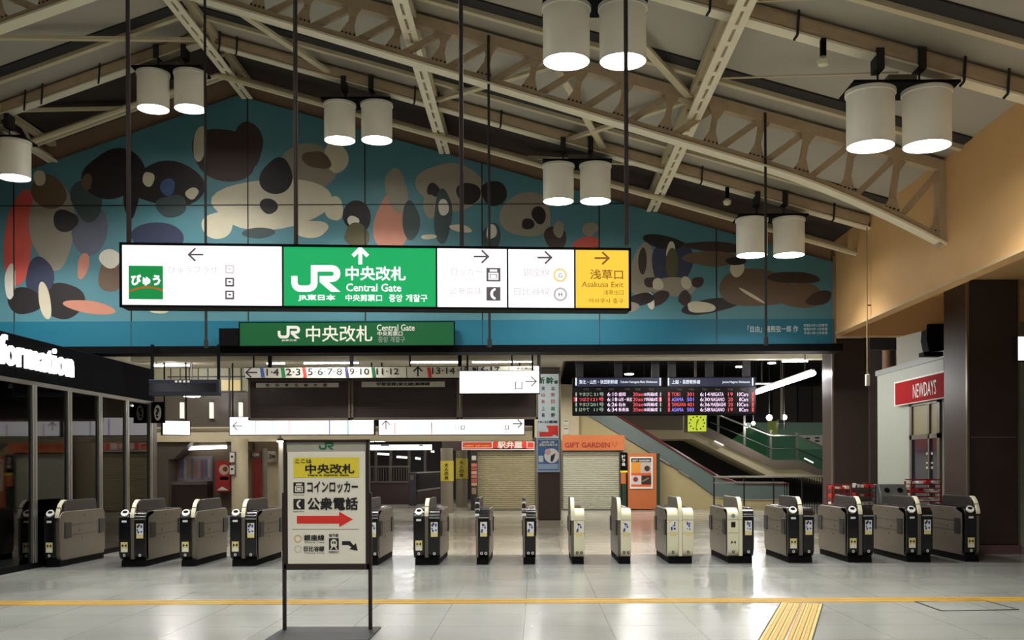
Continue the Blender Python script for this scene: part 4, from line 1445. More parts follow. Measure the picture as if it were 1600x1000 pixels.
# ================================================================ STANDING NOTICE SIGN
fn = Face((0, 10.0, 0))
st = thing('standing_sign', 'framed white notice stand with red arrow and yellow gate name panel', 'sign', (fn.px(510, 985).x, 10.0, 0))
FRM = mat('stand_frame', (52, 40, 38), 0.35, 0.2)
x0, x1 = fn.px(443, 800).x, fn.px(577.5, 800).x
MB().box(x0 - 0.045, x1 + 0.075, 9.42, 10.22, 0.0, 0.018, mat('stand_base', (44, 42, 42), 0.5, 0.3)).build('base_plate', st, bevel=0.004)
for x in (x0, x1):
    MB().bar((x, 10.03, 0.015), (x, 10.03, 1.36), 0.036, 0.036, FRM, up=(0, 1, 0)).build('leg', st, bevel=0.004)
b = MB()
for s_ in ((443, 687, 577.5, 691), (443, 881, 577.5, 890), (443, 687, 448, 890), (572, 687, 577.5, 890)):
    fn.box(b, *s_, FRM, -0.06, 0.012)
b.build('frame', st, bevel=0.003)
b = MB()
fn.box(b, 446, 689, 574, 884, STEEL_D, -0.05, -0.012)
b.build('back_panel', st)
b = MB()
fn.rect(b, 447.5, 690, 572.5, 706, mat('header_grey', (176, 172, 158), 0.4, 0.1), -0.008)
jr(fn, b, 498, 691, 521.5, 702.5, mat('logo_green_print', (20, 112, 72), 0.5), -0.005)
b.build('header_plate', st)
PAPER = mat('notice_white', (238, 232, 214), 0.45)
b = MB()
fn.box(b, 449, 706, 571.5, 881.5, PAPER, -0.014, 0.0)
nb = b.build('notice_board', st, bevel=0.004)
b = MB()
fn.rect(b, 458.5, 715, 561.5, 746, YEL)
fn.txt(b, 'ここは', 461.5, 717.5, 487, 723.5, INK, 0.025)
fn.txt(b, '中央改札', 477, 725, 554, 740, INK, 0.03)
fn.txt(b, 'Here is Central Gate', 481.5, 740.5, 545, 743.8, INK, 0.012)
locker_icon(fn, b, 458.5, 753.5, 476, 770.5, INK, PAPER)
fn.txt(b, 'コインロッカー', 480, 752, 559.5, 770, INK, 0.03)
fn.txt(b, 'Coin Locker', 458.5, 772, 475.5, 774.3, INK, 0.0)
phone_icon(fn, b, 458.5, 779.5, 476, 796, INK, PAPER)
fn.txt(b, '公衆電話', 480.5, 777, 559.5, 797, INK, 0.03)
fn.txt(b, 'Public Phone', 458.5, 798, 475.5, 800.3, INK, 0.0)
fn.poly(b, [(464, 806), (530, 806), (530, 799.5), (551.5, 811.5), (530, 823.5), (530, 818), (464, 818)], RED)
fn.line(b, [(457, 827), (561, 827)], 0.5, INK)
fn.disc(b, 465.5, 841.5, 6, mat('ring_orange_print', (232, 178, 120), 0.5), 0.003, 4.4)
fn.disc(b, 465.5, 858, 5.6, mat('ring_pale_print', (206, 200, 188), 0.5), 0.003, 4.4)
fn.txt(b, '銀座線', 475, 835.5, 507, 844.5, INK, 0.016)
fn.txt(b, 'Ginza Line', 476, 846, 507, 848.5, INK, 0.0)
fn.txt(b, '日比谷線', 475, 853, 507, 861.5, INK, 0.016)
fn.txt(b, 'Hibiya Line', 476, 863, 507, 865.5, INK, 0.0)
fn.txt(b, '地下鉄', 514, 834, 529, 839, INK, 0.012)
fn.rect(b, 514, 841, 529.5, 859, INK)
fn.poly(b, [(517, 853)] + [(521.75 + 5 * math.cos(math.radians(a)), 848 + 5.5 * math.sin(math.radians(a))) for a in range(180, 361, 20)] + [(526.5, 853), (525, 854.5), (518.5, 854.5)], PAPER, 0.005)
fn.rect(b, 518.8, 845.8, 524.8, 849.6, INK, 0.007)
fn.rect(b, 521.2, 843.5, 522.3, 850, PAPER, 0.009)
fn.poly(b, [(518.5, 854.5), (520.5, 854.5), (518, 858.5), (515.5, 858.5)], PAPER, 0.005)
fn.poly(b, [(523, 854.5), (525, 854.5), (528, 858.5), (525.5, 858.5)], PAPER, 0.005)
fn.txt(b, 'SUBWAY', 514, 861, 529.5, 863.6, INK, 0.01)
fn.poly(b, [(534.5, 845.5), (547, 845.5), (552.5, 852), (556, 848.5), (559, 860.5), (546, 858), (549.5, 855), (544.5, 851.5), (534.5, 851.5)], INK)
b.build('lettering', nb)

# ================================================================ FLOOR MARKINGS
q = [P(0, 943.5, 1), ]
YL = 12.22
t = thing('tactile_path', 'yellow tactile paving line across the hall floor', 'tactile paving', (0, YL, 0))
b = MB()
x = -7.9
k = 0
while x < 13.0:
    b.box(x, x + 0.595, YL - 0.20, YL + 0.20, 0.0, 0.004, (TACT, mat('tactile_yellow_pale', (192, 166, 88), 0.5, vary=0.1), mat('tactile_ochre', (168, 128, 48), 0.5, vary=0.1))[R.choice((0, 0, 1, 2))])
    x += 0.6
    k += 1
b.build('tile_band', t)
b = MB()
for k in range(4):
    y = YL - 0.14 + 0.093 * k
    b.box(-7.9, 13.4, y - 0.018, y + 0.018, 0.004, 0.008, TACT)
b.build('guide_rib', t)
# branch running towards the viewer
p0, p1 = Vector((3.09, 11.94, 0)), Vector((1.05, 5.55, 0))
d = (p1 - p0).normalized()
a = Vector((-d.y, d.x, 0))
t = thing('tactile_path', 'pale yellow ribbed tactile strip branching towards the viewer', 'tactile paving', p0)
b = MB()
n = 11
L = (p1 - p0).length
for k in range(n):
    u0, u1 = p0 + d * (L * k / n + 0.004), p0 + d * (L * (k + 1) / n - 0.004)
    for s_ in (-1, 1):
        q = [u0 + a * 0.006 * s_, u1 + a * 0.006 * s_, u1 + a * 0.23 * s_, u0 + a * 0.23 * s_]
        b.prism([(p.x, p.y) for p in q], lambda i, j, dd: (i, j, dd), 0.0, 0.004, mat('tactile_yellow_pale', (192, 166, 88), 0.5, vary=0.1))
b.build('tile_band', t)
b = MB()
for k in range(6):
    o_ = a * (-0.175 + 0.07 * k)
    b.bar(p0 + o_ + Vector((0, 0, 0.006)) + d * 0.04, p1 + o_ + Vector((0, 0, 0.006)), 0.034, 0.006, TACT)
    for s_ in (-1, 1):
        b.bar(p0 + o_ + a * 0.021 * s_ + Vector((0, 0, 0.004)) + d * 0.04, p1 + o_ + a * 0.021 * s_ + Vector((0, 0, 0.004)), 0.008, 0.003, TACT_G)
b.build('guide_rib', t)
b = MB()
for s_ in (-1, 1):
    b.bar(p0 + a * 0.236 * s_ + Vector((0, 0, 0.002)), p1 + a * 0.236 * s_ + Vector((0, 0, 0.002)), 0.014, 0.006, INK)
b.build('edge_joint', t)
# floor hatch
c = [P(1430, 940.5, 1), P(1535, 938, 1), P(1591, 953, 1), P(1471, 955, 1)]
c = [Vector((p.x * H / (H - p.z), H / (H - p.z), 0)) for p in c]
t = thing('floor_hatch', 'floor access cover with dark metal edge at the right', 'hatch', c[0])
b = MB()
b.prism([(p.x, p.y) for p in c], lambda i, j, dd: (i, j, dd), 0.0, 0.003, FLOOR_A)
b.build('cover', t)
b = MB()
for p, q in zip(c, c[1:] + c[:1]):
    b.bar(p + Vector((0, 0, 0.003)), q + Vector((0, 0, 0.003)), 0.022, 0.008, DARK)
b.build('edge_frame', t)

# ================================================================ CONCOURSE SHELL
CONC_C = mat('concourse_ceiling', (176, 170, 150), 0.6, vary=0.1)
struct('ceiling_concourse', MB().box(XL, 0.7, YM + 0.46, 50, 4.30, 4.45, CONC_C).box(0.7, 6.9, YM + 0.46, 25.2, 4.30, 4.45, CONC_C), 'low beige ceiling over the concourse behind the gates', 'ceiling')
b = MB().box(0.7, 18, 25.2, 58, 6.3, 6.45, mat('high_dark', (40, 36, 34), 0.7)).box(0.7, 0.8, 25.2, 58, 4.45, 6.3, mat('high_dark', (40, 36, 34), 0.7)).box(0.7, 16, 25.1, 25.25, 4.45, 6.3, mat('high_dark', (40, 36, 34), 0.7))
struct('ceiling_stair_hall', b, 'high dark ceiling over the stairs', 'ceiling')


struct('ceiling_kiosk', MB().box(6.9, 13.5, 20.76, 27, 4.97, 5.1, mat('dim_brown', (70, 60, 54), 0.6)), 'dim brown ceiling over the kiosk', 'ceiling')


def ctop(x, y):
    return 6.295 if x > 0.7 and y > 25.2 else 4.32


DKW = mat('dark_far_wall', (52, 44, 40), 0.6, vary=0.2, scale=1.5)
struct('wall_far', MB().box(XL, 24, 58, 58.3, 0, 7.5, DKW), 'dark far wall of the concourse', 'wall')
for Y, x0, x1, z0, m in ((24.0, -9.5, 6.85, 4.12, CONC_C), (28.6, -4.4, 0, 4.02, CONC_C), (31.5, -4.4, 0, 3.9, IRON_D)):
    struct('ceiling_beam', MB().box(x0, x1, Y, Y + 0.35, z0, 4.32, m), 'shallow beam across the concourse ceiling, %s' % {24.0: 'nearest', 28.6: 'middle', 31.5: 'dark farthest one'}[Y], 'beam')
# ducts hung in the dark part on the right
b = MB()
b.box(0.9, 5.0, 23.5, 23.8, 4.2, 4.295, mat('duct_beige', (150, 144, 120), 0.6))
tag(b.build('cable_tray'), 'beige cable tray above the departure board', 'cable tray')


def tube_lamp(p, q, label, group='fluorescent tubes of the concourse', r=0.02, rod=True, power=0, m=None):
    p, q = Vector(p), Vector(q)
    t = thing('tube_lamp', label, 'lamp', (p + q) / 2, group)
    up = Vector((0, 0, r + 0.018))
    MB().bar(p + up, q + up, 0.06, 0.035, WHITE).build('housing', t)
    MB().cyl(p, q, r, m or TUBE, 10).build('tube', t)
    if rod:
        if power:
            ld = bpy.data.lights.new('tube_light', 'POINT')
            ld.energy = power
            ld.shadow_soft_size = 0.08
            ld.color = (1.0, 0.97, 0.92)
            lo = bpy.data.objects.new('tube_light', ld)
            COL.objects.link(lo)
            lo.parent = t
            lo.location = (0, 0, -0.1)
        for f_ in (0.12, 0.88):
            c = p.lerp(q, f_)
            if c.z < ctop(c.x, c.y) - 0.08:
                MB().cyl((c.x, c.y, c.z + r + .02), (c.x, c.y, ctop(c.x, c.y)), 0.012, DARK, 6).build('hanger_rod', t)
    if not rod:
        for f_ in (0.12, 0.88):
            c = p.lerp(q, f_)
            MB().cyl((c.x, c.y, c.z + r + .02), (c.x, c.y, P(0, 688, c.y).z), 0.012, DARK, 6).build('hanger_rod', t)
    return t


def px_tube(u0, v0, u1, v1, Y0, label, Y1=None, **k):
    return tube_lamp(P(u0, v0, Y0), P(u1, v1, Y1 or Y0), label, **k)


px_tube(1182, 613, 1271, 583, 27.2, 'bright fluorescent tube slanting above the stairs at the right', Y1=21.6, r=0.055, power=45)
px_tube(237, 571.5, 296, 571, 25.8, 'fluorescent tube above the dark hanging board at the left', power=75)
px_tube(417, 568, 445, 567.8, 25.8, 'short fluorescent tube behind the track sign\'s left end', power=15)
px_tube(475, 567.5, 560, 567, 25.8, 'fluorescent tube behind the middle of the track sign', power=34)
px_tube(640, 566.3, 716, 565.8, 25.8, 'fluorescent tube behind the right part of the track sign', power=34)
px_tube(738, 565.6, 832, 565.1, 25.8, 'fluorescent tube left of the central column', power=34)
px_tube(1222, 564.5, 1262, 564.3, 24.8, 'short fluorescent tube near the brown corner column', power=15)
px_tube(577, 688.5, 655, 687.5, 39, 'far fluorescent tube low over the dark passage', r=0.05)
px_tube(292.5, 700.5, 354, 698.5, 28.05, 'fluorescent tube inside the shop window bay at the left', r=0.05, rod=False, m=glow('bay_tube', (255, 252, 250), 5))
for u, v, w, Y, s_ in ((300, 620.5, 24, 26, 'bright oval ceiling spot below the dark hanging board'), (318, 564.5, 16, 24.9, 'small oval ceiling spot over the left windows'), (372, 554.8, 22, 21.8, 'oval ceiling spot left of the green gate sign'),
                       (983, 586, 14, 27, 'glaring spotlight above the departure board'), (1155, 574.5, 11, 26, 'small ceiling spot right of the departure board'), (1206, 568.7, 12, 25.5, 'small ceiling spot above the slanting tube'),
                       (438, 691, 10, 27.3, 'small wall spot at the standing sign\'s top left corner')):
    p = P(u, v, Y)
    r_ = w / 2 * Y / 1600
    t = thing('ceiling_spot', s_, 'lamp', p, 'small spots of the concourse')
    MB().lathe([(0.0001, 0), (r_, 0.01), (r_, 0.03), (0.0001, 0.04)], p, TUBE, 16).build('lens', t)
    MB().lathe([(0.0001, 0.035), (r_ + 0.02, 0.035), (r_ * .8, 0.10), (0.0001, 0.12)], p, DARK, 16).build('housing', t)
    if p.z < ctop(p.x, p.y) - 0.1:
        MB().cyl((p.x, p.y, p.z + 0.1), (p.x, p.y, ctop(p.x, p.y)), 0.014, DARK, 6).build('stem', t)

# fill lights added to brighten the concourse, out of view behind beam and boards
for i, (x, y) in enumerate([(x, y) for y in (22.3, 33.0, 36.0, 43.0) for x in (-9, -4.5, 0.2, 3.4, 7.5) if not (y > 28 and x < -5) and not (y < 23 and x > 7)]):
    t = thing('added_ceiling_light', 'added unseen fill light under the concourse ceiling', 'lamp', (x, y, 4.3), 'added fill lights of the concourse')
    MB().box(x - 0.6, x + 0.6, y - 0.1, y + 0.1, 4.26, 4.30, WHITE).build('housing', t)
    MB().box(x - 0.56, x + 0.56, y - 0.08, y + 0.08, 4.252, 4.262, TUBE).build('diffuser', t)
    if ctop(x, y) > 5:
        for dx in (-0.4, 0.4):
            MB().cyl((x + dx, y, 4.29), (x + dx, y, 6.3), 0.015, DARK, 6).build('hanger_rod', t)
    ld = bpy.data.lights.new('added_fill_light', 'AREA')
    ld.shape = 'RECTANGLE'
    ld.size, ld.size_y = 1.1, 0.15
    ld.energy = CONC_W
    ld.color = (1.0, 0.97, 0.9)
    lo = bpy.data.objects.new('added_fill_light', ld)
    COL.objects.link(lo)
    lo.parent = t
    lo.location = (0, 0, -0.06)

# ---- left: wall with windows, header, recessed shop bay
YW = 27.6
fW = Face((0, YW, 0))
b = MB()
fW.box(b, 200, 612, 392, 668, mat('smoked_panel', (84, 76, 68), 0.25, vary=0.15, scale=0.6), -0.2, 0)
fW.box(b, 200, 535, 392, 612, mat('window_wall', (150, 146, 122), 0.5), -0.2, 0)
struct('wall_windows', b, 'upper wall of dark panels and windows at the left of the concourse', 'wall')
b = MB()
fW.box(b, 200, 668, 832, 688.5, BEIGE_C, -0.5, 0.12)
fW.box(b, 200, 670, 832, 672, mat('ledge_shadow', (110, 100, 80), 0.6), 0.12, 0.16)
struct('trim_header', b, 'long beige header band over the shop bays', 'trim')
t = thing('window_grid', 'lit upper windows behind the dark hanging board', 'window', fW.px(320, 612))
t['kind'] = 'structure'
b = MB()
for u0, u1, v0, v1, m in ((343, 357, 594, 611, glow('window_yellow', (226, 200, 130), 0.7)), (359, 376, 594, 611, glow('window_yellow', (226, 200, 130), 0.7))):
    fW.rect(b, u0, v0, u1, v1, m, 0.004)
b.build('pane', t)
b = MB()
for u in (267, 282, 296, 310, 325, 342, 358, 377):
    fW.box(b, u - 0.8, 570, u + 0.8, 612, DARK, 0, 0.03)
fW.box(b, 262, 611, 384, 613, DARK, 0, 0.03)
fW.box(b, 262, 588, 384, 589.5, DARK, 0, 0.03)
fW.box(b, 357.5, 572, 359.5, 655, DARK, 0, 0.04)
b.build('glazing_bar', t)
for u, s_ in ((285.5, 'leftmost'), (331.5, 'middle'), (377, 'rightmost')):
    t = thing('wall_light', 'slim lit vertical wall lamp on the dark panels, %s of three' % s_, 'lamp', fW.px(u, 655), 'slim wall lamps on the dark panels')
    b = MB()
    fW.box(b, u - 2.6, 629, u + 2.6, 654, glow('wall_lamp_glow', (255, 250, 226), 1.0), 0, 0.1)
    b.build('diffuser', t)
    b = MB()
    fW.box(b, u - 3, 627, u + 3, 629, DARK, 0, 0.11)
    fW.box(b, u - 3, 654, u + 3, 655.5, DARK, 0, 0.11)
    b.build('cap', t)
# bay
BROWNW = mat('bay_brown', (104, 88, 66), 0.6, vary=0.1)
b = MB()
fW.slab(b, [(200, 688.5), (300, 688.5), (272, 717), (263, 718), (263, 805), (200, 805)], mat('bay_left', (70, 62, 52), 0.6), -0.8, 0)
fW.slab(b, [(352, 688.5), (392, 688.5), (392, 704), (364, 704)], BROWNW, -0.4, 0.02)
struct('wall_bay', b, 'brown surround with chamfered corners of the left shop bay', 'wall')
b = MB()
fB = Face((0, YW + 0.75, 0))
fB.box(b, 255, 688, 392, 805, mat('bay_back', (92, 78, 60), 0.6), -0.1, 0)
struct('wall_bay_back', b, 'back wall inside the left shop bay', 'wall')
t = thing('display_case', 'shop window with colourful posters under the fluorescent tube', 'display case', fB.px(305, 792))
b = MB()
fB.box(b, 276, 757, 333, 803, mat('case_base', (40, 30, 28), 0.4), 0, 0.5)
b.build('base', t)
b = MB()
fB.box(b, 276, 752, 333, 757, STEEL_D, 0, 0.52)
b.build('shelf', t)
b = MB()
fB.box(b, 276, 713, 333, 752, mat('case_back', (110, 106, 112), 0.5), 0, 0.05)
rr = random.Random(3)
cols = [(150, 50, 50), (60, 90, 140), (200, 196, 190), (190, 120, 60), (70, 80, 110), (206, 90, 70), (160, 150, 150)]
for k in range(10):
    u = 278 + 5.3 * k
    fB.rect(b, u, 715 + rr.uniform(0, 5), u + 4.2, 750 - rr.uniform(0, 6), mat('case_print_%d' % (k % 7), tuple(int(50 + c_ * .45) for c_ in cols[k % 7]), 0.5), 0.055)
b.build('poster_strip', t)
fp = Face((0, YW + 0.4, 0))
t = thing('wall_poster', 'red food poster beside the beige column at the left', 'poster', fp.px(348, 768))
b = MB()
fp.box(b, 337, 720, 358.5, 768, mat('poster_red', (160, 36, 34), 0.5), -0.33, 0)
b.build('sheet', t)
b = MB()
fp.disc(b, 350, 734, 8, mat('poster_sand', (196, 170, 140), 0.5), 0.003)
fp.disc(b, 352, 733, 4, mat('poster_brown', (96, 60, 44), 0.5), 0.005)
fp.poly(b, [(339, 766), (347, 760), (357, 766)], WHITE, 0.003)
fp.rect(b, 344, 745, 357, 750, BLACK_M, 0.003)
b.build('print', t)


def round_column(name, u0, u1, Y, v0, m, label, z0=0.0):
    pa, pb = P(u0, 790, Y), P(u1, 790, Y)
    r_ = (pb.x - pa.x) / 2
    t = thing(name, label, 'column', ((pa.x + pb.x) / 2, Y, 0))
    t['kind'] = 'structure'
    MB().cyl(((pa.x + pb.x) / 2, Y + r_, z0), ((pa.x + pb.x) / 2, Y + r_, P(u0, v0, Y).z), r_, m, 24).build('shaft', t)
    return t


CREAMC = mat('column_cream', (196, 184, 152), 0.5, vary=0.05)
round_column('column_round', 358.5, 384, 27.2, 685, CREAMC, 'round cream column left of the red phone panel')
t = thing('small_notice', 'small framed notices hung on the round cream column', 'sign', P(361, 745, 27.1))
fo = Face((0, 27.15, 0))
for v0, v1 in ((706, 723), (726, 742)):
    b = MB()
    fo.box(b, 358, v0, 367.5, v1, STEEL_D, -0.12, 0)
    fo.rect(b, 359, v0 + 1, 366.5, v1 - 1, PANEL_G, 0.003)
    fo.disc(b, 362.5, (v0 + v1) / 2 - 1, 2, INK, 0.005, n=8)
    b.build('plate', t)
fr_ = Face((0, 27.7, 0))
t = thing('red_panel', 'tall dark red panel right of the round cream column', 'panel', fr_.px(399, 790))
b = MB()
fr_.box(b, 394.5, 704, 408, 803, mat('panel_dark_red', (122, 26, 22), 0.4), -0.2, 0)
b.build('board', t)
b = MB()
fr_.rect(b, 391, 705, 408, 716, mat('panel_brown', (76, 58, 50), 0.5), 0.003)
fr_.txt(b, '100', 395, 708, 405, 713, PANEL_G, 0.02, 0.006)
b.build('heading', t)
b = MB()
fr_.box(b, 384, 690, 440, 800, mat('locker_beige', (176, 162, 132), 0.5, vary=0.06), -0.6, -0.25)
struct('wall_side', b, 'beige wall strip behind the red panel and grey pipes', 'wall')
round_column('column_pipe', 409, 416.5, 27.4, 700, STEEL_D, 'grey pipe right of the red panel')
round_column('column_pipe', 434, 443, 27.4, 690, mat('pipe_pale', (178, 170, 150), 0.5), 'pale pipe beside the standing sign\'s left post')
t = thing('number_notice', 'small dark track 3 notice between the two pipes', 'sign', fr_.px(425, 722))
b = MB()
fr_.box(b, 418, 705, 431, 722, mat('notice_grey', (140, 128, 108), 0.5), -0.26, 0)
fr_.txt(b, '3', 420, 709, 424.5, 717, INK, 0.03)
fr_.txt(b, '番線', 425, 711, 430, 716, INK, 0.02)
b.build('plate', t)

# ---- middle: dark passage
YP = 52.0
fP = Face((0, YP, 0))
b = MB()
fP.box(b, 540, 690, 790, 800, mat('passage_dark', (44, 36, 36), 0.5), -0.2, 0)
struct('wall_passage', b, 'dark end wall of the passage in the middle', 'wall')
fp2 = Face((0, 48.0, 0))
for k, (u0, u1) in enumerate(((585, 589), (608, 612), (637, 641), (662, 666))):
    b = MB()
    fp2.box(b, u0, 697, u1, 757, mat('pillar_grey', (112, 102, 90), 0.5), -0.2, 0)
    tag(b.build('passage_pillar'), 'thin grey pillar in the dark passage, %s from the left' % ('first', 'second', 'third', 'fourth')[k], 'pillar', 'thin pillars of the dark passage')
for k, (u, v, w, s_) in enumerate(((597, 709, 22, 'left'), (628, 714, 16, 'middle'), (653, 716, 8, 'right'), (676, 705, 5, 'far right'))):
    p, q = P(u - w / 2, v, 49), P(u + w / 2, v + 1, 49)
    tube_lamp(p, q, 'tiny distant tube lamp deep in the dark passage, %s one' % s_, r=0.045, rod=True, m=glow('distant_tube', (255, 255, 255), 3))
t = thing('platform_fence', 'dark bar fence along the raised floor of the passage', 'fence', P(630, 770, 45))
f5 = Face((0, 45.0, 0))
b = MB()
f5.box(b, 578, 728, 640, 730, STEEL_D, 0, 0.05)
f5.box(b, 578, 752, 640, 754, STEEL_D, 0, 0.05)
b.build('rail', t)
b = MB()
for k in range(16):
    f5.box(b, 579 + 4 * k, 730, 579.8 + 4 * k, 752, STEEL_D, 0.01, 0.04)
b.build('baluster', t, smooth=False)
b = MB()
f5.box(b, 570, 753.5, 690, 786.5, mat('kerb_brown', (58, 40, 38), 0.5), -0.4, 0.0)
b.build('plinth', t)
f6 = Face((0, 42.0, 0))
t = thing('glass_barrier', 'dark panelled barrier with steel handrail beside the yellow column', 'barrier', f6.px(670, 780))
b = MB()
f6.box(b, 640, 738, 688, 766, mat('barrier_dark', (48, 46, 42), 0.25), -0.06, 0)
b.build('panel', t)
b = MB()
f6.slab(b, [(640, 738), (688, 736), (688, 738), (640, 740.5)], STEEL, 0, 0.06)
f6.slab(b, [(640, 767), (688, 761), (688, 763.5), (640, 769.5)], STEEL, 0, 0.06)
b.build('handrail', t)
t = thing('vending_box', 'dark machine with small pale panel near the passage barrier', 'machine', f6.px(651, 760))
b = MB()
f6.box(b, 640.5, 738, 652, 790, mat('machine_dark', (50, 46, 52), 0.4), 0.08, 0.4)
b.build('body', t, bevel=0.02)
b = MB()
f6.rect(b, 643, 742, 648, 750, STEEL_D, 0.403)
b.build('front_plate', t)
# lit lightbox low over the passage
fz = Face((0, 38.2, 0))
lit_sign('long_light_box', fz, 577, 694, 676, 704, 'long lit white light box low over the dark passage', lambda fc, b: [fc.rect(b, u, 695, u + w, 697, A_TXT) for u, w in ((595, 13), (655, 6))], drop=(585, 668))
# columns with yellow wrap
for u0, u1, Y, v0, s_, t0, t1 in ((688, 707.5, 36.0, 700, 'nearer', 720, 752), (712, 730, 41.0, 700, 'farther', 716, 748)):
    t = round_column('column_wrapped', u0, u1, Y, v0, mat('column_grey', (124, 116, 96), 0.5, vary=0.1), 'grey round column with yellow wrap, %s of two' % s_)
    pa, pb = P(u0, t1, Y), P(u1, t0, Y)
    r_ = (pb.x - pa.x) / 2
    c = ((pa.x + pb.x) / 2, Y + r_)
    MB().cyl((c[0], c[1], pa.z), (c[0], c[1], pb.z), r_ + 0.012, mat('wrap_yellow', (196, 178, 60) if s_ == 'nearer' else (206, 200, 120), 0.5), 24).build('wrap', t)
    b = MB()
    fy = Face((0, Y - 0.02, 0))
    um = (u0 + u1) / 2
    for k, ch in enumerate('大人の旅'):
        fy.txt(b, ch, um - 3.5, t0 + 4 + 6.6 * k, um + 3, t0 + 9.6 + 6.6 * k, INK, 0.02, 0.004)
    b.build('lettering', t)

# ---- shops at Y = 38
YS = 38.0
fS = Face((0, YS, 0))
b = MB()
fS.box(b, 735, 688.5, 975, 800, mat('shop_wall', (150, 138, 112), 0.6), -2.6, -0.15)
fS.box(b, 835, 600, 905, 690, BEIGE_C, -2.6, -0.2)
struct('wall_shops', b, 'beige shop block behind the two shutters', 'wall')
b = MB()
fS.box(b, 690, 684, 838, 703, mat('shop_head', (64, 48, 44), 0.6), -0.5, -0.12)
struct('trim_shop_head', b, 'brown head board behind the red shop sign', 'trim')
for u0, u1, m, lb in ((746, 836.5, SHUT, 'closed olive roller shutter under the red arched sign'), (879, 967.5, SHUT2, 'closed grey roller shutter under the orange sign')):
    t = thing('roller_shutter', lb, 'shutter', fS.px((u0 + u1) / 2, 797), 'closed shop shutters')
    b = MB()
    a0, z1_ = fS.ab(u0, 706)
    a1, z0_ = fS.ab(u1, 797.5)
    z0_ = 0.0
    n = 30
    for k in range(n):
        q0, q1 = z0_ + (z1_ - z0_) * k / n, z0_ + (z1_ - z0_) * (k + 1) / n
        b.prism([(0.0, q0), (-0.028, q0 + 0.3 * (q1 - q0)), (-0.028, q0 + 0.75 * (q1 - q0)), (0.0, q1)], lambda d, z, x: (x, YS - 0.06 + d, z), a0, a1, m)
    b.build('slat_curtain', t)
    MB().box(a0, a1, YS - 0.1, YS + 0.02, z1_ - 0.02, z1_ + 0.12, STEEL_D).build('head_box', t)
    MB().box(a0, a1, YS - 0.1, YS - 0.02, 0, 0.05, STEEL_D).build('bottom_rail', t)
    for x in (a0 - 0.02, a1 + 0.02):
        MB().box(x - 0.03, x + 0.03, YS - 0.12, YS + 0.02, 0, z1_ + 0.1, STEEL_D).build('guide_rail', t)
fR = Face((0, YS - 0.28, 0))
t = thing('shop_sign', 'red arched lunch box shop sign over the olive shutter', 'sign', fR.px(778, 703))
b = MB()
arch = [(721.5, 703), (835, 703), (835, 690), (823, 690)] + [(796.5 + 26.5 * math.cos(math.radians(a)), 690 - 9.5 * math.sin(math.radians(a))) for a in range(10, 171, 16)] + [(770, 690), (721.5, 690)]
fR.slab(b, arch, WHITE, -0.16, 0)
b.build('board', t)
RD2 = mat('sign_red', (214, 66, 42), 0.45)
b = MB()
fR.rect(b, 723, 691.2, 768.5, 699.3, RD2)
fR.rect(b, 824, 691.2, 834, 699.3, RD2)
fR.poly(b, [(770, 701.5), (823, 701.5), (823, 691)] + [(796.5 + 25 * math.cos(math.radians(a)), 690.5 - 8.3 * math.sin(math.radians(a))) for a in range(10, 171, 16)] + [(770, 691)], RD2)
fR.rect(b, 723, 700.3, 834, 701.5, RD2)
fR.txt(b, '駅弁屋', 777.5, 689.5, 816, 700.5, WHITE, 0.03, 0.006)
fR.txt(b, 'HAPPY  KITCHEN', 726, 695.5, 764, 697.5, YEL, 0.02, 0.006)
b.build('lettering', t)
t = thing('wall_notice', 'two small pale notices on the wall left of the stair balustrade', 'notice', fS.px(886, 680))
for v0, v1 in ((655, 664), (667, 679)):
    b = MB()
    fS.box(b, 881, v0, 889, v1, PANEL_G, -0.21, -0.17)
    fS.rect(b, 882, v0 + 2, 888, v0 + 3.2, INK, -0.165)
    b.build('sheet', t)
t = thing('column_camera', 'small white box with lens high on the central column', 'camera', fc_.px(866, 571))
b = MB()
fc_.box(b, 862, 561.5, 869, 568.5, PANEL_G, -0.04, 0.05)
b.build('housing', t)
b = MB()
fc_.disc(b, 865.5, 565, 1.6, INK, 0.052, n=10)
b.build('lens', t)
t = thing('food_banner', 'narrow dark banner with food photographs left of the olive shutter', 'banner', fR.px(740, 797))
b = MB()
fR.box(b, 735.5, 706, 745.5, 797.5, mat('banner_dark', (40, 30, 28), 0.5), -0.1, 0)
b.build('board', t)
b = MB()
fR.rect(b, 737, 712, 744, 719, PANEL_G)
for k in range(6):
    fR.rect(b, 736.5, 724 + 6 * k, 745, 729 + 6 * k, mat('food_%d' % (k % 3), ((196, 110, 90), (176, 80, 66), (206, 150, 120))[k % 3], 0.5))
fR.rect(b, 737, 762, 744, 772, mat('food_grey', (140, 120, 100), 0.5))
b.build('print', t)
t = thing('shop_sign', 'orange gift shop sign over the grey shutter', 'sign', fR.px(928, 703))
b = MB()
fR.box(b, 878.5, 680, 976, 703.5, ORANGE, -0.15, 0)
b.build('board', t)
b = MB()
DRED = mat('print_dark_red', (150, 34, 30), 0.5)
fR.txt(b, 'GIFT GARDEN', 882.5, 691.5, 953, 699.3, DRED, 0.03)
fR.disc(b, 957.5, 692.5, 1.8, DRED, 0.003, 1.3, n=8)
fR.disc(b, 963.5, 692.3, 1.8, DRED, 0.003, 1.3, n=8)
fR.line(b, [(957.5, 694), (961, 698.5), (963.5, 694)], 0.6, DRED)
b.build('lettering', t)
t = thing('shop_banner', 'black and orange vertical banner right of the grey shutter', 'banner', fR.px(974, 756))
b = MB()
fR.box(b, 969.5, 707, 980, 736, BLACK_M, -0.06, 0)
fR.box(b, 970, 738, 978, 756, ORANGE, -0.06, 0)
fR.box(b, 969, 735.5, 980.5, 738.5, YEL, -0.06, 0.01)
b.build('board', t)
b = MB()
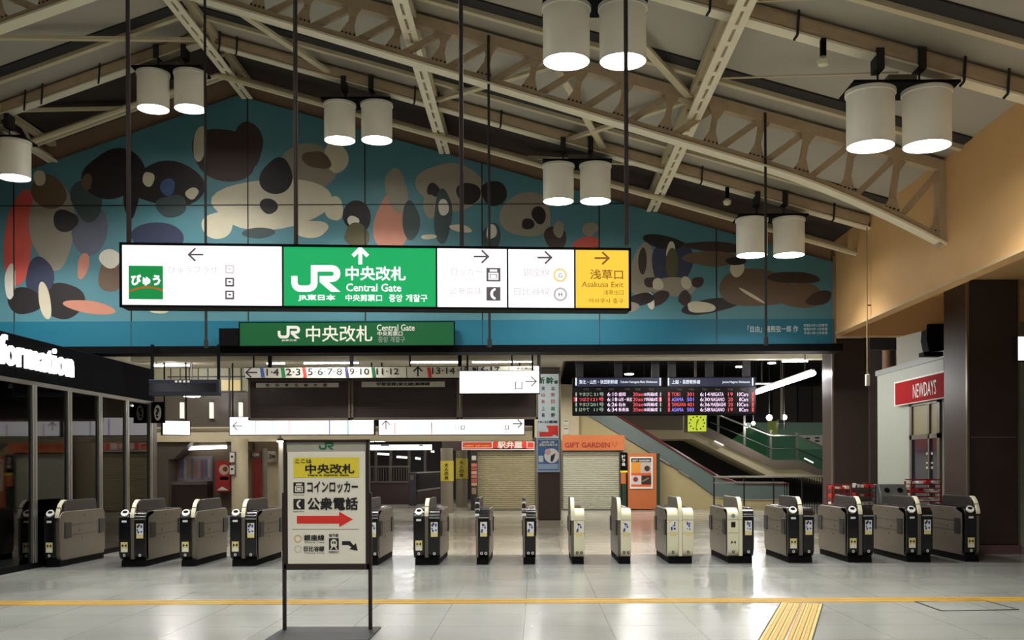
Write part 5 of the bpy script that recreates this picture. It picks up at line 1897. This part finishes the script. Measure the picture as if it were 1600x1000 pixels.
for k, ch in enumerate('ドラ焼'):
    fR.txt(b, ch, 971.5, 711 + 6 * k, 977, 716 + 6 * k, WHITE, 0.03)
b.build('lettering', t)
t = thing('poster_panel', 'orange panel with framed gift shop poster beside the stair wall', 'panel', fR.px(1002, 795))
DGR = mat('dark_green', (24, 58, 40), 0.5)
b = MB()
fR.box(b, 981, 708.5, 1026, 795.5, ORANGE, -0.6, 0)
b.build('board', t)
b = MB()
fR.box(b, 972, 757, 978, 795.5, DGR, -0.3, 0)
fR.box(b, 1026, 708.5, 1031.5, 789, DGR, -0.3, -0.02)
b.build('side_strip', t)
b = MB()
fR.box(b, 984, 714, 1020, 763.5, WHITE, 0, 0.03)
b.build('poster_frame', t)
b = MB()
fR.rect(b, 986, 716, 1017.5, 722, INK, 0.034)
fR.txt(b, 'GIFT GARDEN', 988, 718, 1015.5, 721, WHITE, 0.02, 0.038)
for q, c in (((986, 722, 1001, 739), (222, 150, 50)), ((1001, 722, 1017.5, 739), (190, 180, 170)), ((986, 739, 1017.5, 743), (220, 90, 40)), ((986, 743, 1002, 757), (206, 202, 200)), ((1002, 743, 1017.5, 757), (56, 36, 30)), ((986, 757, 1017.5, 760.5), (226, 100, 50))):
    fR.rect(b, *q, mat('ad_%d_%d' % q[:2], c, 0.5), 0.034)
fR.disc(b, 1011, 732, 4.5, mat('ad_choc', (70, 40, 30), 0.5), 0.037, n=12)
fR.disc(b, 993, 749, 4, mat('ad_berry', (140, 50, 40), 0.5), 0.037, n=12)
fR.line(b, [(1004, 752), (1013, 747)], 2.5, mat('ad_nut', (140, 110, 80), 0.5), 0.037)
b.build('poster_print', t)

# ---- stairs on the right
YT = 38.4
fT = Face((0, YT, 0))
b = MB()
fT.slab(b, [(875, 600), (905, 641), (985, 690), (1070, 742), (1117, 777), (1165, 781), (1232, 781), (1232, 795), (875, 797)], mat('stair_beige', (182, 168, 122), 0.6, vary=0.06), -1.6, 0)
struct('wall_stair', b, 'beige triangular wall under the grey stair balustrade', 'wall')
t = thing('stair_balustrade', 'blue grey panelled stair balustrade descending to the right', 'balustrade', fT.px(1040, 750))
b = MB()
TEALG = mat('balustrade_grey', (104, 118, 114), 0.35, 0.1, vary=0.06)
fT.slab(b, [(897, 628), (950, 640), (1120, 745), (1150, 755), (1232, 757), (1232, 780), (1165, 780), (1117, 776), (1070, 741), (985, 689), (905, 641)], TEALG, -0.1, 0.06)
b.build('panel', t)
b = MB()
pts = [fT.px(u, v, 0.08) for u, v in ((945, 637), (1120, 744), (1150, 754), (1232, 756))]
b.tube(pts, 0.05, mat('handrail_red', (96, 34, 34), 0.3), 8)
b.build('handrail', t)
b = MB()
for u, v in ((905, 641), (1060, 735), (1030, 716)):
    b.bar(fT.px(u, v, 0.07), fT.px(u + 16, v + 10, 0.07), 0.04, 0.06, CHROME)
b.build('edge_strip', t)
fV = Face((0, 46.0, 0))
b = MB()
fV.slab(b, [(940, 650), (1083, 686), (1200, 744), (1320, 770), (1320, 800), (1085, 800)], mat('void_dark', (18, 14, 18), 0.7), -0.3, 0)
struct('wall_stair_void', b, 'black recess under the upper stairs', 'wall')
fU = Face((0, 43.0, 0))
t = thing('upper_stairs', 'upper staircase with beige soffit and landing at the right', 'stairs', fU.px(1200, 745))
b = MB()
fU.slab(b, [(955, 671), (1080, 672), (1212, 733), (1250, 733), (1300, 752), (1300, 758), (1250, 743), (1198, 743), (1083, 686), (955, 686)], mat('stair_soffit', (190, 178, 144), 0.6), -3.1, 0)
b.build('soffit', t)
b = MB()
fU.slab(b, [(950, 650), (1075, 650), (1105, 668), (1208, 719), (1250, 719), (1300, 743), (1300, 752), (1250, 733), (1212, 733), (1080, 672), (955, 671)], mat('stair_side', (112, 100, 86), 0.5), -0.2, 0.06)
b.build('side_band', t)
b = MB()
for k in range(14):
    u, v = 1098 + 8.2 * k, 671 + 4.1 * k
    p = fU.px(u, v)
    b.box(p.x, p.x + 0.3, 43.05, 45.2, p.z - 0.15, p.z, STEEL_D)
b.build('step', t, smooth=False)
b = MB()
for u, v in ((1116, 689), (1256, 716)):
    b.bar(fU.px(u, v, 0.08), fU.px(u + 14, v + 7, 0.08), 0.05, 0.05, W_LIT2)
b.build('edge_light', t)
for q in ([(1106, 648), (1161, 655), (1161, 694), (1106, 668)], [(1164, 657), (1203, 679), (1203, 716), (1164, 696)], [(1206, 682), (1244, 682), (1244, 718), (1206, 718)], [(1247, 682), (1300, 706), (1300, 742), (1247, 718)]):
    b = MB()
    fU.slab(b, q, GLASS_G, 0.0, 0.02)
    b.build('glass_pane', t)
b = MB()
for q in ([(1122, 642), (1122, 677)], [(1163, 650), (1163, 696)], [(1204, 672), (1204, 718)], [(1245, 676), (1245, 719)]):
    b.bar(fU.px(*q[0], 0.03), fU.px(*q[1], 0.03), 0.09, 0.05, STEEL_D, up=(0, 1, 0))
b.build('post', t)
b = MB()
b.tube([fU.px(u, v, 0.05) for u, v in ((1100, 640), (1204, 681), (1245, 681), (1300, 705))], 0.035, STEEL, 8)
b.tube([fU.px(u, v, 0.05) for u, v in ((1110, 660), (1204, 701), (1245, 701), (1300, 726))], 0.025, DARK, 8)
b.build('handrail', t)
b = MB()
fX = Face((0, 46.2, 0))
fX.slab(b, [(1180, 660), (1300, 660), (1300, 740), (1190, 740), (1140, 690)], mat('landing_green', (110, 140, 116), 0.5), -0.1, 0)
struct('wall_landing', b, 'pale green wall behind the glass balustrade', 'wall')
t = thing('white_notice', 'white notice board behind the glass balustrade by the corner column', 'sign', fX.px(1265, 690))
b = MB()
fX.box(b, 1247, 680, 1292, 702, PANEL_G, 0.001, 0.04)
b.build('board', t)
b = MB()
for u, v in ((1258, 684), (1273, 683), (1273, 688)):
    fX.rect(b, u, v, u + 7, v + 2.5, INK, 0.045)
b.build('lettering', t)
b = MB()
fX.box(b, 1199, 658, 1215, 680, mat('lit_yellow_green', (150, 164, 70), 0.5), 0.001, 0.05)
tag(b.build('green_panel'), 'yellow-green panel between the two globe lamps', 'panel')
for u, v, r_, s_ in ((1202, 652.5, 5.2, 'left of the pair'), (1225.5, 652, 4.6, 'right of the pair'), (1177, 661.5, 3.4, 'small one by the stair rail')):
    p = P(u, v, 42.5)
    t = thing('globe_lamp', 'glowing globe lamp over the upper stairs, %s' % s_, 'lamp', p, 'globe lamps over the upper stairs')
    rr_ = r_ * 42.5 / 1600
    MB().lathe([(0.0001, -rr_), (rr_ * .7, -rr_ * .7), (rr_, 0), (rr_ * .7, rr_ * .7), (0.0001, rr_)], p, glow('globe_glow', (255, 252, 246), 4), 14).build('globe', t)
    ld = bpy.data.lights.new('globe_light', 'POINT')
    ld.energy = 60
    ld.shadow_soft_size = 0.1
    lo = bpy.data.objects.new('globe_light', ld)
    COL.objects.link(lo)
    lo.parent = t
    lo.location = (0, -rr_ * 1.6, -0.05)
    MB().cyl((p.x, p.y, p.z + rr_ * .8), (p.x, p.y, ctop(p.x, p.y)), 0.02, DARK, 6).build('stem', t)
t = thing('hanging_pipe', 'pale vertical pipe with bracket over the upper stairs', 'pipe', P(1221, 655, 40))
MB().cyl(P(1221.5, 656, 40), Vector((P(1221.5, 656, 40).x, 40, 6.3)), 0.05, PANEL_G, 10).build('pipe', t)
b = MB()
p = P(1221, 658, 40)
for k in range(5):
    b.bar(p + Vector((-0.2, 0, -0.07 * k)), p + Vector((0.2, 0, -0.07 * k + 0.03)), 0.03, 0.03, STEEL_D)
b.bar(p + Vector((-0.12, 0, 0.06)), p + Vector((-0.12, 0, -0.34)), 0.03, 0.03, STEEL_D)
b.bar(p + Vector((0.12, 0, 0.06)), p + Vector((0.12, 0, -0.34)), 0.03, 0.03, STEEL_D)
b.build('bracket', t)
b = MB()
fY = Face((0, 47.5, 0))
for k, (u0, u1) in enumerate(((1176, 1205), (1207, 1245), (1247, 1268), (1270, 1292))):
    fY.box(b, u0, 604, u1, 660, (DKW, mat('panel_umber', (70, 58, 48), 0.6))[k % 2], -0.1, 0)
struct('wall_upper_panels', b, 'dark brown panelled wall above the upper stairs', 'wall')

# handrail fence in front of the stairs
fH = Face((0, 33.2, 0))
t = thing('stair_railing', 'steel railing with dark balusters in front of the stairs', 'railing', fH.px(1200, 806))
b = MB()
b.tube([fH.px(1115, 745.5), fH.px(1287, 744.5)], 0.035, mat('rail_steel', (176, 172, 162), 0.3, 0.3), 10)
b.tube([fH.px(1115, 754), fH.px(1225, 754)], 0.03, mat('rail_steel', (176, 172, 162), 0.3, 0.3), 10)
b.build('rail', t)
for u in (1115.5, 1162.5, 1208.5, 1253, 1286):
    q = fH.px(u, 745)
    MB().bar((q.x, q.y, 0), q, 0.045, 0.045, DARK, up=(0, 1, 0)).build('post', t)
for k in range(16):
    q = fH.px(1226 + 3.9 * k, 746)
    MB().bar((q.x, q.y + 0.02, 0.02), (q.x, q.y + 0.02, q.z), 0.02, 0.02, BLACK_M, up=(0, 1, 0)).build('baluster', t)

# ================================================================ KIOSK AND RACKS ON THE RIGHT
XK = 8.3
KW = mat('kiosk_white', (168, 174, 160), 0.5, vary=0.05)
ko = thing('kiosk', 'pale grey shop kiosk behind the brown column', 'kiosk', (10, 22.8, 0))
fK = Face((XK, 0, 0), (0, -1, 0))
MB().box(XK, 12.5, 20.85, 24.9, 0, 3.78, KW).build('wall', ko)
MB().box(XK - 0.05, 12.5, 20.5, 24.9, 3.78, 3.9, mat('kiosk_cap', (150, 156, 150), 0.5)).build('cornice', ko)
t2 = thing('shop_sign', 'red convenience shop sign at the right', 'sign', (XK - 0.1, 22.4, 3.0))
b = MB()
fK2 = Face((XK - 0.14, 0, 0), (0, -1, 0))
a0, z1_ = fK2.ab(1397, 597.5)
a1, _ = fK2.ab(1478, 599)
_, z0_ = fK2.ab(1397, 635)
b.prism([(a0, z0_), (a1, z0_), (a1, z1_), (a0, z1_)], fK2.pt, -0.08, 0, WHITE)
b.build('case', t2)
b = MB()
a0, z1_ = fK2.ab(1399, 599.5)
a1, _ = fK2.ab(1478, 599)
_, z0_ = fK2.ab(1399, 633.5)
b.poly([fK2.pt(a0, z0_, 0.004), fK2.pt(a1, z0_, 0.004), fK2.pt(a1, z1_, 0.004), fK2.pt(a0, z1_, 0.004)], mat('sign_crimson', (170, 24, 28), 0.75, spec=0.1))
b.build('face', t2)
b = MB()
v, f, gx0, gx1, gy0, gy1 = glyphs('NEWDAYS', 0.0)
a0, a1 = fK2.ab(1427, 610)[0], fK2.ab(1463, 605)[0]
zc_, hh = fK2.ab(1445, 608)[1], 0.15
b.add([fK2.pt(a0 + (x - gx0) * (a1 - a0) / (gx1 - gx0), zc_ - hh + (y - gy0) * 2 * hh / (gy1 - gy0), 0.008) for x, y, _ in v], f, WHITE)
b.build('lettering', t2)
dr = MB()
yA, yB = 22.65, 20.95
for y0_, y1_, z0_, z1_ in ((yA - 0.14, yA, 0.05, 3.0), (yB, yB + 0.14, 0.05, 3.0), (yB, yA, 2.9, 3.0), (yB, yA, 2.17, 2.27), (yB + 0.55, yB + 0.63, 0.05, 2.9)):
    dr.box(XK - 0.05, XK + 0.01, y0_, y1_, z0_, z1_, STEEL_D)
dr.build('door_frame', ko)
MB().box(XK - 0.012, XK - 0.002, yB, yA, 0.05, 2.17, mat('door_glass_dark', (36, 38, 60), 0.1)).build('door', ko)
MB().box(XK - 0.012, XK - 0.002, yB, yA, 2.27, 2.9, mat('transom_blind', (140, 132, 96), 0.4)).build('transom', ko)
b = MB()
for v_, h_ in ((707, 4), (722, 3), (729, 4)):
    a0, z_ = fK.ab(1448, v_)
    a1 = fK.ab(1459, v_)[0]
    b.poly([fK.pt(a0, z_ - h_ * 0.012, 0.016), fK.pt(a1, z_ - h_ * 0.012, 0.016), fK.pt(a1, z_, 0.016), fK.pt(a0, z_, 0.016)], PANEL_G)
b.build('door_notice', ko)
struct('wall_kiosk_upper', MB().box(XK + 0.15, 12.5, 20.8, 24, 3.9, 4.96, mat('upper_grey', (150, 148, 132), 0.6)), 'grey wall above the kiosk', 'wall')
struct('wall_aisle_end', MB().box(8.55, 13, 26.3, 26.6, 0, 4.96, mat('dim_brown', (70, 60, 54), 0.6)), 'dim brown wall behind the corner column', 'wall')
for u, s_ in ((1386, 'left'), (1407, 'right')):
    p = P(u, 590, 25.9)
    tag(MB().cyl((p.x, p.y, 0), (p.x, p.y, 4.9), 0.12, mat('pipe_copper', (140, 108, 80), 0.5), 12).build('drain_pipe'), 'brown vertical pipe above the kiosk, %s one' % s_, 'pipe', 'brown pipes behind the kiosk')
t = thing('loudspeaker', 'black loudspeaker hung above the red shop sign', 'loudspeaker', P(1455, 560, 20.6))
p, q = P(1444, 556, 20.6), P(1472, 508, 20.6)
MB().prism([(p.x + 0.03, p.z + 0.06), (q.x, p.z + 0.1), (q.x, q.z), (p.x, q.z), (p.x - 0.02, p.z + 0.3)], lambda a, c, d: (a, d, c), 20.4, 20.75, BLACK_M).build('cabinet', t, bevel=0.02)
MB().box(p.x - 0.07, q.x - 0.05, 20.42, 20.7, p.z - 0.02, p.z + 0.06, BLACK_M).build('mount', t)
MB().cyl((q.x - 0.15, 20.57, q.z - 0.05), (q.x - 0.15, 20.57, 4.97), 0.025, BLACK_M, 8).build('bracket', t)


def rack(u0, u1, v0, Y, m, label, name='leaflet_rack', rows=3):
    a, c = P(u0, v0, Y), P(u1, v0, Y)
    t = thing(name, label, 'rack', ((a.x + c.x) / 2, Y, 0))
    for x in (a.x, c.x):
        for y in (Y, Y + 0.35):
            MB().bar((x, y, 0), (x, y, a.z), 0.025, 0.025, m, up=(0, 1, 0)).build('post', t)
    for k in range(rows):
        z = a.z - 0.06 - 0.17 * k
        b = MB()
        for y in (Y, Y + 0.35):
            for dz in (0, 0.09):
                b.bar((a.x, y, z + dz), (c.x, y, z + dz), 0.018, 0.018, m)
        for j in range(9):
            x = a.x + (c.x - a.x) * j / 8
            b.bar((x, Y, z), (x, Y + 0.35, z), 0.012, 0.012, m)
        sh = b.build('shelf', t)
        b = MB()
        rr = random.Random(int(u0) + k)
        for j in range(4):
            x = a.x + (c.x - a.x) * (j + 0.15) / 4
            b.box(x, x + (c.x - a.x) * 0.16, Y + 0.06, Y + 0.3, z + 0.012, z + rr.uniform(0.05, 0.1), (WHITE, mat('leaflet_red', (190, 40, 44), 0.5), PANEL_G)[rr.randrange(3)])
        b.build('leaflets', t)
    return t


RED_R = mat('rack_red', (126, 26, 28), 0.5)
rack(1424, 1470, 752, 20.2, RED_R, 'red wire leaflet rack in front of the shop door')
rack(1300, 1330, 760, 19.9, RED_R, 'low red wire rack in front of the brown corner column')
rack(1338, 1368, 758, 19.9, DARK, 'dark wire rack right of the red one before the corner column')
t = thing('recycling_bin', 'grey two-hole recycling bin with a green label', 'bin', (P(1398, 800, 20.3).x, 20.3, 0))
a, c = P(1376, 757, 20.3), P(1420, 757, 20.3)
MB().prism([(20.3, 0), (20.8, 0), (20.8, a.z), (20.45, a.z), (20.3, a.z - 0.24)], lambda y, z, d: (d, y, z), a.x, c.x, mat('bin_grey', (92, 94, 90), 0.4)).build('body', t, bevel=0.02)
n_ = Vector((0, -0.24, 0.15)).normalized()
for x, m in ((a.x + 0.15, BLACK_M), (c.x - 0.15, BLACK_M)):
    cc = Vector((x, 20.375, a.z - 0.12)) + n_ * 0.002
    MB().cyl(cc, cc + n_ * 0.012, 0.055, m, 16).build('opening', t)
MB().box(c.x - 0.3, c.x - 0.06, 20.29, 20.30, a.z - 0.34, a.z - 0.27, mat('label_green', (60, 170, 90), 0.5)).build('label', t)

# pull cord with small box
p0, p1 = P(1337, 352, 17.9), P(1356, 603, 17.9)
x = P(1355, 500, 17.9).x
x = min(x, XR - 0.05)
t = thing('pull_cord', 'thin cord with small white switch box hanging by the beige wall', 'pull cord', (x, 17.9, P(1355, 603, 17.9).z))
zb0_, zb1_ = P(1356, 603, 17.9).z, P(1356, 585, 17.9).z
MB().cyl((x, 17.9, zb1_ - 0.01), (x, 17.9, zc(x) - 0.1), 0.012, mat('cord_beige', (176, 152, 112), 0.6), 6).build('cord', t)
MB().box(x - 0.035, x + 0.035, 17.86, 17.93, zb0_, zb1_, WHITE).build('switch_box', t, bevel=0.008)
MB().bar((x, 17.9, P(1355, 477, 17.9).z), (x + 0.16, 17.9, P(1355, 477, 17.9).z), 0.02, 0.02, DARK).build('cord_hook', t)
# sign at the right edge
fz2 = Face((0, 17.2, 0))
t = thing('edge_sign', 'lit white sign cut off by the right edge of the picture', 'sign', fz2.px(1600, 565))
b = MB()
fz2.box(b, 1589, 525, 1660, 564, BLACK_M, -0.15, 0)
b.build('case', t)
b = MB()
fz2.rect(b, 1590.5, 526, 1658, 563, W_LIT2, 0.003)
b.build('light_panel', t)
q = fz2.px(1610, 526, -0.07)
MB().cyl((q.x, q.y, q.z - 0.01), (q.x, q.y, 4.97), 0.02, DARK, 8).build('hanger_rod', t)

for o in list(bpy.data.objects):
    if '_o' in o:
        del o['_o']
